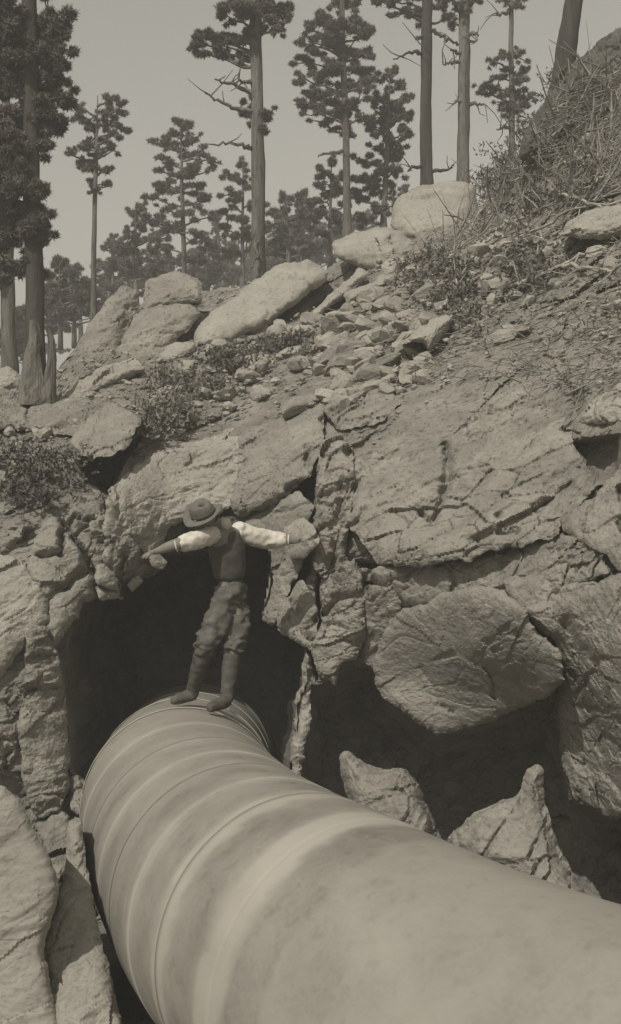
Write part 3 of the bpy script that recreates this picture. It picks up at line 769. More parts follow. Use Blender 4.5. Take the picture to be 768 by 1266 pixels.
def tree(label, Y, base, top, w0, w1, clumps=(), dead=(), m='bark', group=None, density=1.0, L=.30, seed=0, cat='tree', name='pine_tree', bend=.0, needle='needle', limbs=True, mid=None):
    """trunk from base to top (u,v); clumps = (u, v, ru, rv) masses of needles; dead = bare boughs as polylines"""
    rng = np.random.default_rng(1000 + seed)
    ub, vb = base; ut, vt = top
    k = Y / F
    P0, P1 = at(ub, vb, Y), at(ut, vt, Y)
    root = empty(name, P0, label, cat, group)
    H = P1[2] - P0[2]
    tb = MB(); n = 26
    pts = wander(P0, P1, n, .12 * w0 * k, rng)
    if mid is not None:
        tm = (vb - mid[1]) / (vb - vt); off = (mid[0] - (ub + (ut - ub) * tm)) * k
        pts[:, 0] += off * np.sin(np.pi * np.linspace(0, 1, n))
    pts[0] -= np.array([0, 0, .6])
    rr = np.linspace(w0, w1, n) * k / 2
    if vt > -5: rr *= np.interp(np.linspace(0, 1, n), [0, .72, 1], [1, 1, .25])
    rr[:3] *= np.array([1.35, 1.18, 1.06])
    tb.tube(pts, rr, 10)
    V = np.vstack(tb.v); q = V * np.array([6, 6, 1.2])
    ax = np.repeat(pts, 10, 0); nn = V[:len(ax)] - ax
    V[:len(ax)] += nn * (.16 * fbm(q[:len(ax)], 3, seed))[:, None]
    obj('trunk', V, tb.f, M[m], root, True)
    def trunk_at(v):
        t = np.clip((vb - v) / (vb - vt), 0, 1) * (n - 1)
        return np.array([np.interp(t, np.arange(n), pts[:, a]) for a in range(3)])
    if len(clumps):
        lm = MB(); cv, cf, cn = [], [], 0
        for (u, v, ru, rv) in clumps:
            dep = rng.uniform(-1, 1) * max(ru, 14) * k * .8
            c = at(u, v, Y + dep); r = np.array([ru * k, max(ru, rv) * k * .9, rv * k])
            if limbs and abs(u - ub) > 3:
                a = trunk_at(v + abs(u - ub) * .25 + 4)
                lp = wander(a, c, 7, .05, rng)
                lm.tube(lp, np.linspace(max(.035, w0 * k * .08), .014, 7), 5)
            # a clump is a loose handful of flat sprays of very different size, with gaps between
            ns = max(4, int(3.2 + (ru * rv) ** .5 / 2.2))
            for s in range(ns):
                d = rng.normal(size=3); d /= np.linalg.norm(d)
                sc = c + d * r * np.array([1.25, 1, 1.35]) * rng.uniform(.1, 1.2)
                big = rng.uniform(.13, .34)
                sr = r * np.array([1.25, 1.1, .95]) * big + .012
                nt_ = int(max(12, density * 66 * (ru * rv / 100) ** .55 * (big / .26) ** 1.5))
                v_, f_ = tufts(sc, sr, nt_, L * .32, max(L * .045, .5 * k), rng)
                cv.append(v_); cf.append(f_ + cn); cn += len(v_)
                if rng.random() < .5: lm.tube(np.stack([c, (c + sc) / 2 + rng.normal(0, .04, 3), sc + d * .1]), np.array([.02, .014, .006]) * (k * 1357 / 25) , 4)
        if lm.n: tag(lm.obj('limbs', M[m], root, True), kind='stuff')
        tag(obj('crown', np.vstack(cv), np.vstack(cf), M[needle], root), kind='stuff')
    for pl in dead:
        bm = MB()
        P = np.array([at(u, v, Y - .15 * j) for j, (u, v) in enumerate(pl)])
        P[0] = trunk_at(pl[0][1])
        t = np.linspace(0, len(P) - 1, 4 * len(P))
        q = np.stack([np.interp(t, np.arange(len(P)), P[:, a]) for a in range(3)], 1)
        q[1:-1] += rng.normal(0, .02, (len(q) - 2, 3))
        bm.tube(q, np.linspace(.055, .014, len(q)), 5)
        for _ in range(3):
            i = rng.integers(len(q) // 2, len(q)); e = q[i] + rng.normal(0, .22, 3)
            bm.tube(np.stack([q[i], (q[i] + e) / 2 + rng.normal(0, .03, 3), e]), [.014, .01, .006], 4)
        bm.obj('dead_branch', M[m], root, True)
    return root

def cone(u, v0, v1, w, n, seed, asym=.25, low=.55, drop=.0):
    """clumps of a pyramidal conifer from its tip v0 down to v1, w half width at the base"""
    r = random.Random(seed); o = []
    for i in range(n):
        t = (i + .5) / n
        hw = w * (low * .15 + t ** .75) * r.uniform(.75, 1.15)
        y = v0 + (v1 - v0) * t
        o.append((u, y, max(4, hw * .38), max(4, (v1 - v0) / n * .55)))
        for s in (-1, 1):
            if r.random() < .93:
                x = hw * r.uniform(.5, .95)
                o.append((u + s * x, y + r.uniform(-5, 6) + drop, max(5, hw * .34), max(4, (v1 - v0) / n * .42)))
    return o

# the big pine at the left edge and its neighbours
tree('huge dark pine filling the left edge with thick foliage to the top', 15.5, (44, 492), (34, -60), 25, 17,
     [(20, 30, 40, 34), (60, 20, 26, 26), (50, 70, 32, 28), (10, 90, 30, 40), (66, 100, 16, 26), (40, 125, 34, 26), (72, 55, 14, 18), (15, 150, 32, 30), (56, 158, 22, 14), (20, 190, 26, 26), (46, 178, 20, 18),
      (40, 232, 20, 18), (10, 240, 24, 26), (22, 280, 24, 24), (46, 282, 16, 16), (52, 236, 12, 10), (30, 330, 20, 16), (5, 320, 16, 22), (58, 290, 9, 7), (84, 118, 10, 9), (30, 55, 30, 26), (28, 110, 30, 26), (24, 215, 24, 20), (34, 258, 22, 18), (8, 200, 20, 24), (34, 310, 18, 16), (60, 140, 18, 14), (70, 84, 14, 14), (8, 30, 24, 30)], m='bark_dark', seed=1, density=.85, L=.22, mid=(40, 330))
tree('pale straight trunk at the left edge behind the huge dark pine', 20, (12, 470), (8, 60), 19, 13, [(6, 150, 22, 20), (20, 205, 18, 18), (4, 262, 18, 18), (-6, 330, 16, 20)], seed=2, L=.24)
def stump():
    Y = 12.6
    e = empty('tree_stump', at(48, 492, Y), 'ragged forked and hollowed stump at the foot of the huge dark pine', 'stump')
    for pts, w in (([(44, 502), (43, 470), (41, 440), (42, 418), (40, 396)], 32), ([(60, 500), (61, 470), (64, 445), (64, 422), (60, 404)], 17), ([(33, 500), (31, 475), (33, 450), (38, 430), (43, 415)], 14)):
        mb = MB(); P = np.array([at(u, v, Y) for u, v in pts])
        t = np.linspace(0, 4, 17); q = np.stack([np.interp(t, np.arange(5), P[:, a]) for a in range(3)], 1)
        mb.tube(q, np.interp(t, [0, 1, 2, 3, 4], [w * .62, w * .46, w * .36, w * .27, w * .16]) * Y / F, 12)
        V = np.vstack(mb.v); ax = np.repeat(q, 12, 0); V[:len(ax)] += (V[:len(ax)] - ax) * (.55 * fbm(V[:len(ax)] * np.array([9, 9, 2.2]), 4, 4) + .3 * facets(V[:len(ax)] * np.array([7, 7, 1.5]), 3))[:, None]
        obj('stump_limb', V, mb.f, M['bark'], e, False)
stump()
tree('slim pine with a small tufted crown on a tall bare trunk', 25, (115, 412), (121, 118), 8, 4,
     [(138, 122, 10, 9), (150, 138, 13, 9), (98, 136, 10, 10), (112, 148, 14, 11), (132, 150, 14, 9), (150, 158, 12, 7), (118, 170, 14, 9), (138, 168, 12, 8), (104, 178, 12, 6), (88, 188, 9, 5), (124, 188, 14, 8), (140, 186, 8, 8),
      (100, 200, 10, 5), (118, 206, 12, 8), (134, 210, 9, 6), (114, 226, 8, 6), (128, 228, 8, 5), (118, 236, 6, 4)], seed=3, L=.24, density=.75)
tree('pointed pine with layered boughs behind the capped rock', 30, (229, 380), (224, 146), 8, 2.5,
     [(222, 152, 12, 6), (238, 156, 9, 4), (214, 166, 13, 7), (232, 172, 14, 7), (205, 178, 14, 5), (192, 176, 9, 3), (224, 186, 18, 8), (248, 192, 12, 7), (262, 198, 9, 4), (212, 202, 16, 7), (238, 208, 16, 6), (196, 210, 12, 5), (228, 218, 16, 7), (260, 208, 9, 6),
      (200, 228, 14, 6), (244, 228, 14, 6), (192, 244, 13, 8), (222, 238, 18, 8), (252, 246, 14, 7), (205, 260, 18, 9), (236, 262, 16, 10), (262, 268, 12, 8), (190, 276, 14, 9), (222, 288, 18, 10), (250, 296, 14, 10), (206, 306, 14, 9), (238, 320, 16, 9)], seed=4, L=.30, density=.8)
tree('dense dark young pine left of the pointed one', 33, (168, 380), (168, 250), 6, 2, cone(168, 252, 345, 34, 7, 5), seed=5, L=.32)
tree('tall ponderosa pine with a leaning pale trunk and dead snags', 21, (318, 346), (312, -60), 19, 14,
     [(300, 8, 26, 14), (330, 6, 22, 14), (284, 22, 14, 10), (340, 26, 12, 8), (352, 8, 10, 8), (290, 46, 16, 9), (262, 46, 14, 7), (248, 52, 14, 12), (240, 60, 9, 8), (274, 56, 14, 10), (300, 52, 12, 9), (268, 66, 14, 6), (298, 74, 8, 8), (318, 36, 14, 12),
      (304, 140, 12, 7), (318, 150, 14, 9), (330, 140, 9, 6), (312, 132, 10, 8), (324, 158, 7, 5), (340, 36, 14, 6)],
     [[(310, 118), (296, 107), (280, 102), (266, 98)], [(310, 136), (292, 135), (268, 125), (252, 113)], [(316, 186), (302, 180), (284, 178), (262, 178)], [(310, 102), (302, 101), (292, 102)], [(308, 282), (315, 300), (318, 318), (310, 332)]], seed=6, L=.22, mid=(318, 200))
tree('small dark pine just left of the ponderosa trunk', 31, (300, 352), (300, 196), 6, 2,
     [(298, 204, 10, 8), (288, 216, 10, 6), (304, 224, 14, 8), (292, 240, 14, 8), (286, 256, 10, 6), (310, 252, 10, 8), (298, 270, 16, 10), (282, 284, 12, 9), (306, 296, 14, 12), (290, 312, 16, 10), (275, 262, 14, 4)], seed=7, L=.3, density=.85)
tree('broad dark pine right of the ponderosa trunk', 34, (358, 345), (354, 238), 7, 3, [(350, 250, 12, 10), (368, 246, 10, 8), (340, 262, 14, 10), (362, 270, 16, 12), (382, 262, 10, 12), (346, 286, 16, 12), (374, 292, 14, 14), (338, 306, 12, 12), (358, 314, 18, 12), (386, 310, 12, 14), (330, 282, 8, 10)], seed=8, L=.34, density=.9)
tree('tall broad pine with a dense crown in the middle of the crest', 26, (430, 300), (424, -40), 11, 6,
     [(420, 5, 18, 14), (434, -8, 14, 10), (400, 20, 14, 12), (440, 24, 16, 12), (418, 36, 22, 14), (385, 38, 12, 10), (448, 44, 14, 12), (372, 52, 9, 8), (400, 56, 20, 12), (430, 62, 22, 14), (454, 66, 10, 10), (384, 76, 16, 10), (412, 84, 24, 12), (444, 86, 18, 12),
      (376, 96, 10, 6), (398, 104, 20, 10), (430, 108, 24, 12), (456, 106, 10, 8), (384, 122, 16, 8), (374, 132, 10, 8), (410, 126, 22, 10), (440, 128, 18, 10), (394, 140, 14, 7), (426, 144, 18, 10), (450, 144, 10, 8), (402, 152, 14, 6), (432, 160, 14, 8)],
     [[(424, 185), (408, 188), (394, 194)]], seed=9, L=.26, density=.9)
tree('lower bushy pine right of the broad crest pine', 27, (474, 290), (482, 84), 9, 3,
     [(488, 90, 9, 8), (474, 98, 9, 8), (494, 104, 9, 7), (480, 112, 14, 9), (500, 120, 9, 8), (466, 122, 12, 9), (488, 130, 16, 9), (504, 142, 9, 9), (470, 142, 14, 9), (490, 150, 14, 9), (460, 156, 12, 7), (500, 164, 10, 9), (478, 166, 16, 9), (496, 180, 10, 7), (466, 184, 14, 8), (484, 194, 16, 9), (452, 200, 14, 9), (470, 214, 18, 10),
      (490, 214, 10, 9), (444, 220, 14, 9), (462, 236, 18, 10), (486, 234, 9, 9), (440, 244, 14, 9), (470, 258, 16, 10), (450, 268, 14, 10), (490, 252, 8, 8)], seed=10, L=.26, density=.95)
tree('dark young pine under the broad crest pine', 29, (408, 310), (410, 192), 6, 2, [(412, 200, 10, 9), (400, 212, 12, 7), (422, 216, 10, 9), (396, 228, 12, 8), (414, 232, 14, 10), (404, 250, 16, 10), (424, 252, 10, 10), (394, 264, 12, 9), (416, 274, 16, 12), (398, 288, 14, 10)], seed=11, L=.28, density=.95)
tree('dark straight trunk standing behind the humped boulder', 24, (528, 248), (531, -80), 16, 13,  # trunk in shade: the shade is put into its darker bark
     [(515, -4, 16, 8), (490, 2, 14, 5), (472, 2, 12, 4), (505, 12, 12, 7), (545, 8, 14, 8), (488, 18, 8, 4), (556, 18, 10, 7), (518, 20, 9, 8)],
     [[(524, 68), (516, 64), (506, 66), (486, 73)], [(522, 48), (516, 46), (517, 52)], [(534, 38), (548, 44), (560, 52), (570, 58)], [(522, 205), (512, 206), (504, 212)], [(534, 212), (550, 210), (562, 204)]], 'bark_dark', seed=12, L=.22)
tree('pale straight trunk beside the dark one on the humped boulder', 23, (572, 248), (575, -80), 16, 13, [(558, 28, 12, 6), (566, 10, 12, 7), (586, 2, 12, 6), (556, -2, 12, 6)],
     [[(578, 42), (586, 41), (592, 43)], [(570, 66), (562, 63), (557, 60)], [(570, 76), (560, 76), (548, 80)], [(578, 130), (590, 127), (602, 131)], [(570, 126), (564, 124), (562, 128)], [(578, 52), (590, 50)]], seed=13, L=.2)
tree('small pine with a ragged crown standing against the sky', 25, (633, 200), (633, -50), 8, 5,
     [(622, 66, 9, 8), (640, 70, 12, 9), (610, 78, 8, 6), (628, 84, 12, 8), (648, 88, 9, 8), (618, 96, 12, 7), (640, 100, 12, 8), (600, 106, 10, 7), (614, 112, 14, 7), (634, 116, 14, 8), (650, 112, 8, 7), (594, 114, 6, 5), (626, 126, 12, 6), (646, 132, 10, 7), (634, 140, 10, 6), (652, 124, 8, 6),
      (628, 2, 16, 4), (648, -2, 14, 5), (640, 10, 8, 3)],
     [[(632, 160), (624, 156), (614, 160)], [(630, 14), (620, 18), (610, 17)]], seed=14, L=.22, density=.75)
tree('leaning dark trunk cut by the top edge above the dark outcrop', 18, (692, 120), (722, -60), 26, 20, m='bark_dark', seed=15)
# far woods, lower, seen between the trunks
FAR = [(75, 318, 32, 7, 400, 31), (92, 330, 26, 7, 402, 36), (62, 350, 20, 6, 420, 38), (140, 290, 24, 7, 370, 40), (196, 286, 24, 8, 370, 41), (258, 296, 20, 7, 362, 38), (276, 318, 22, 6, 360, 44), (340, 322, 18, 5, 352, 45), (374, 236, 16, 8, 330, 41), (128, 345, 18, 5, 395, 44),
       (212, 320, 26, 5, 362, 47), (310, 330, 22, 4, 356, 48), (396, 300, 18, 5, 330, 46), (500, 232, 10, 6, 290, 40), (20, 380, 22, 6, 450, 33)]
FAR += [(30, 400, 30, 5, 448, 46), (100, 352, 24, 6, 400, 50), (152, 318, 24, 6, 368, 52), (182, 312, 26, 5, 362, 55), (240, 308, 26, 6, 360, 54), (288, 300, 22, 6, 350, 52), (330, 296, 24, 6, 346, 56), (366, 288, 24, 6, 336, 52), (390, 270, 20, 6, 330, 58), (425, 270, 20, 5, 310, 50), (452, 262, 18, 5, 295, 54), (270, 262, 16, 6, 356, 50), (346, 262, 16, 6, 346, 60)]
FL2 = ['by the left edge under the huge pine', 'right of the stump', 'just right of the slim trunk', 'above the sloping shoulder, farther back', 'above the capping block, farther back', 'just left of the ponderosa foot', 'just right of the ponderosa foot', 'above the middle of the long pale boulder', 'left of the broad crest pine trunk',
       'at the foot of the broad crest pine', 'at the foot of the bushy pine', 'between the pointed pine and the ponderosa, farther back', 'over the long pale boulder, farther back']
FL = ['with a rounded top between the slim pine and the huge one', 'half hidden behind the slim bare trunk', 'low beside the forked stump', 'under the left boughs of the pointed pine', 'under the pointed pine', 'between the pointed pine and the ponderosa', 'low left of the ponderosa foot',
      'low right of the ponderosa foot', 'left of the broad crest pine', 'above the sloping rock shoulder', 'just above the capping block of rock', 'behind the ponderosa foot', 'above the end of the long pale boulder', 'left of the humped boulder', 'behind the pale left trunk']
FL += FL2
for i, (u, v0, w, n, vb, Y) in enumerate(FAR):
    tree('distant dark pine ' + FL[i], Y, (u, vb + 6), (u + R.uniform(-2, 2), v0), 5, 2, cone(u, v0, vb - 8, w * 1.3, n + 2, 300 + i, low=.8), seed=40 + i, L=.36, density=1.1, group='distant pines behind the crest')

# ------------------------------------------------------------------ scrub, brush and dead wood
def shrub(label, u, v, ru, rv, n=260, seed=0, m='leaf', L=.05, name='shrub', group=None, lift=.12):
    rng = np.random.default_rng(500 + seed)
    Y = float(D(u, v)); k = Y / F
    e = empty(name, at(u, v, Y), label, 'shrub', group)
    st = MB(); cv, cf, cn = [], [], 0
    for j in range(max(5, int(n / 30))):
        a = rng.uniform(0, 2 * np.pi); t = rng.random() ** .5
        uu, vv = u + ru * t * math.cos(a), v + rv * t * math.sin(a)
        Yc = float(D(uu, vv)); g = at(uu, vv, Yc + .05); c = at(uu, vv, Yc - lift * rng.uniform(.6, 2)) + np.array([0, 0, lift * .6])
        st.tube(wander(g, c, 4, .03, rng), [.012, .010, .008, .005], 4)
        r = np.array([.16, .14, .11]) * rng.uniform(.7, 1.3) * Y / 11
        v_, f_ = tufts(c, r * rng.uniform(.6, 1.3), int(rng.uniform(12, 46)), L * Y / 11, L * .30, rng, 3)
        cv.append(v_); cf.append(f_ + cn); cn += len(v_)
    tag(st.obj('stems', M['twig'], e), kind='stuff')
    tag(obj('foliage', np.vstack(cv), np.vstack(cf), M[m], e), kind='stuff')
    return e
SH = [('dark bush against the left side of the dark outcrop', 662, 172, 24, 30, 520), ('dark bush at the foot of the leaning trunk', 690, 118, 16, 24, 300), ('dark scrub in the rubble right of the short slab', 520, 345, 40, 18, 420), ('dark scrub among the stones above the square hollow', 560, 365, 34, 20, 320), ('dark scrub beside the leaning pale root', 655, 340, 26, 22, 300), ('dark scrub under the low flat boulder', 452, 318, 26, 12, 200), ('low dark shrub under the long pale boulder', 290, 452, 40, 18, 620), ('leafy ground scrub below the tall cracked rock', 235, 480, 45, 22, 620), ('leafy scrub hanging over the cut above the tunnel', 205, 520, 36, 26, 620), ('dark scrub in the crevice of the left wall', 50, 600, 44, 30, 800), ('small shrub at the top of the left wall', 26, 575, 30, 18, 360),
      ('sparse scrub left of the square dark hollow', 350, 430, 34, 14, 300), ('dark bush on the crest right of the pale trunk', 616, 215, 26, 24, 520), ('scrub at the left foot of the dark outcrop', 640, 250, 40, 20, 420), ('low scrub on the rubble below the humped boulder', 545, 330, 44, 22, 420), ('small shrub right of the leaning log', 655, 318, 24, 18, 240),
      ('dry bush on the slope below the dark outcrop', 720, 180, 46, 42, 700), ('scrub above the flat pale rock', 690, 232, 46, 24, 480), ('weedy tuft below the leaning log', 590, 390, 22, 20, 140), ('weed on the ledge left of the pointed slab', 85, 575, 20, 12, 150), ('tuft at the edge of the great cliff', 380, 445, 22, 10, 140)]
for i, (lab, u, v, ru, rv, n) in enumerate(SH):
    shrub(lab, u, v, ru, rv, n, i, 'needle' if 'dark' in lab else 'leaf')

def stick(label, pts, w, m='dead', off=.25, name='dead_branch', forks=3, seed=0):
    rng = np.random.default_rng(900 + seed)
    P = np.array([at(u, v, float(D(u, v)) - off) for u, v in pts])
    e_t = np.linspace(0, len(P) - 1, 5 * len(P))
    q = np.stack([np.interp(e_t, np.arange(len(P)), P[:, a]) for a in range(3)], 1)
    k = P[:, 1].mean() / F
    q[1:-1] += rng.normal(0, .016, (len(q) - 2, 3))
    mb = MB(); mb.tube(q, np.linspace(w, w * .45, len(q)) * k / 2, 6)
    for _ in range(forks):
        i = rng.integers(1, len(q)); d = rng.normal(0, 1, 3); d[1] *= .5; d /= np.linalg.norm(d)
        mb.tube(np.stack([q[i], q[i] + d * .12 + rng.normal(0, .02, 3), q[i] + d * .28]), np.array([.4, .3, .15]) * w * k / 2, 4)
    o = mb.obj(name, M[m], None, True)
    return tag(o, label, 'branch' if name != 'log' else 'log')
STK = [('long bleached branch crossing the brush toward the right edge', [(560, 318), (600, 312), (650, 290), (700, 262), (768, 248)], 5), ('forked bleached branch standing in the brush at the right edge', [(728, 128), (738, 100), (760, 88), (772, 92)], 5), ('upright bleached stick below the dark outcrop', [(730, 130), (736, 112), (742, 92)], 5),
       ('curved pale branch lying across the brush below the dark outcrop', [(690, 118), (706, 130), (722, 133), (745, 130), (768, 128)], 5), ('pale twig crossing in front of the dark outcrop', [(690, 108), (708, 104), (730, 102)], 4), ('short white stick lying on the rubble', [(482, 402), (496, 398), (510, 394)], 6), ('bent pale stick above the leaning log', [(595, 338), (602, 322), (608, 312)], 5),
       ('pale branch lying uphill across the scrub in the middle', [(558, 316), (590, 306), (612, 292), (622, 290)], 6), ('thin pale branch at the crest beside the bush', [(600, 210), (622, 206), (640, 208)], 4), ('leaning pale root in the brush by the flat rock', [(620, 368), (627, 345), (636, 318), (641, 296), (638, 270)], 5), ('grey log leaning down the slope below the brush', [(598, 366), (612, 340), (622, 322), (640, 300)], 8),
       ('thin twig lying on the bare slope at the right', [(700, 405), (720, 398), (738, 396)], 3), ('small twig on the bare slope near the right edge', [(735, 410), (752, 404), (768, 402)], 3), ('slanting bare twigs low in the brush at right', [(676, 170), (688, 190), (696, 204)], 4)]
for i, (lab, pts, w) in enumerate(STK):
    thick = 'log' in lab or 'root' in lab
    stick(lab, pts, w, 'bark' if thick else 'dead', .16 if thick else .3, 'log' if 'log' in lab else 'dead_branch', 0 if thick else 3, i)

rk = random.Random(5)
for i, (u, v, wh) in enumerate([(610, 240, 'beside the bush on the crest'), (655, 225, 'under the dark outcrop'), (690, 205, 'in the brush left of the dry bush'), (735, 225, 'in the brush under the dry bush'), (755, 195, 'at the right edge of the dry bush'), (640, 270, 'above the long bleached branch'), (585, 300, 'near the humped boulder'), (665, 300, 'left of the flat pale rock'),
                                (560, 350, 'in the rubble left of the leaning log'), (690, 330, 'below the flat pale rock'), (745, 330, 'below the flat rock at the right edge'), (530, 345, 'in the rubble below the humped boulder'), (740, 160, 'low on the dark outcrop'), (715, 250, 'just above the flat pale rock')]):
    an = rk.gauss(-.5, .5); ln = rk.uniform(18, 42); pts = []
    for k in range(4): pts.append((u + math.cos(an) * ln * (k - 1.5) + rk.gauss(0, 3), v + math.sin(an) * ln * (k - 1.5) * .8 + rk.gauss(0, 3)))
    stick('crooked dead branch lying ' + wh, pts, rk.uniform(4, 7), 'dead', .35, 'dead_branch', 5, 60 + i)
def brush():
    mb = MB(); rng = np.random.default_rng(77)
    zone = np.array([(600, 230), (650, 175), (690, 120), (740, 80), (790, 60), (790, 240), (700, 262), (640, 290), (560, 320), (520, 340), (560, 290)], float)
    k = 0
    while k < 900:
        u, v = rng.uniform(520, 790), rng.uniform(80, 345)
        if not inside(np.array([u]), np.array([v]), zone)[0]: continue
        k += 1
        Y = float(D(u, v)); p = at(u, v, (min(Y, 15.45) - .9 * rng.random()) if v < 205 and u > 660 else Y - rng.uniform(-.02, .45))
        d = np.array([rng.normal(0, .6) + .5, rng.normal(0, .5), abs(rng.normal(0, .6)) + .1]); d /= np.linalg.norm(d); l = rng.uniform(.15, .8)
        q = np.stack([p, p + d * l * .5 + rng.normal(0, .05, 3), p + d * l + rng.normal(0, .07, 3)])
        mb.tube(q, np.array([1, .8, .4]) * rng.choice([.006, .009, .012, .02], p=[.4, .35, .18, .07]), 4)
    return tag(mb.obj('brush', M['twig']), 'tangled dry brush and twigs on the upper right slope', 'brush', None, 'stuff')
brush()
def litter():
    mb = MB(); rng = np.random.default_rng(78)
    for _ in range(900):
        u, v = rng.uniform(380, 790), rng.uniform(270, 500)
        if v < crest(u) + 20 or v > np.interp(u, [380, 600, 768], [480, 470, 490]): continue
        Y = float(D(u, v)); p = at(u, v, Y - .10)
        d = np.array([rng.normal(), rng.normal() * .5, rng.normal() * .35 + .15]); d /= np.linalg.norm(d); l = rng.uniform(.05, .22)
        mb.tube(np.stack([p - d * l, p + rng.normal(0, .015, 3), p + d * l]), np.array([1, .9, .5]) * rng.uniform(.003, .007), 4)
    return tag(mb.obj('twig_litter', M['twig']), 'dry twigs and needles littering the bare slope', 'litter', None, 'stuff')
litter()
# ------------------------------------------------------------------ the man balancing on the pipe
PY = 9.3
def sk(name, nodes, edges, m, parent, sub=2, wr=0.0, wf=14.0, seed=0, root=0):
    """grow one smooth surface round a skeleton; nodes = (u, v, depth, radius in metres)"""
    me = bpy.data.meshes.new(name + '_tmp')
    P = [at(u, v, y) for u, v, y, r in nodes]
    me.from_pydata([p.tolist() for p in P], edges, [])
    o = bpy.data.objects.new(name + '_tmp', me); COL.objects.link(o)
    md = o.modifiers.new('s', 'SKIN'); md.use_smooth_shade = True; md.branch_smoothing = .6
    for q, (_, _, _, r) in zip(me.skin_vertices[0].data, nodes):
        q.radius = (r, r) if not isinstance(r, tuple) else r
    me.skin_vertices[0].data[root].use_root = True
    ms = o.modifiers.new('d', 'SUBSURF'); ms.levels = sub; ms.render_levels = sub
    dg = bpy.context.evaluated_depsgraph_get()
    ev = bpy.data.meshes.new_from_object(o.evaluated_get(dg))
    V = np.array([v.co[:] for v in ev.vertices]); N = np.array([v.normal[:] for v in ev.vertices])
    Fs = [list(p.vertices) for p in ev.polygons]
    bpy.data.objects.remove(o)
    if wr: V = V + N * (wr * fbm(V * wf * np.array([1, 1, 1.6]), 3, seed + 900))[:, None]
    return obj(name, V, Fs, m, parent, True)

def chain(*ids): return [(a, b) for a, b in zip(ids[:-1], ids[1:])]

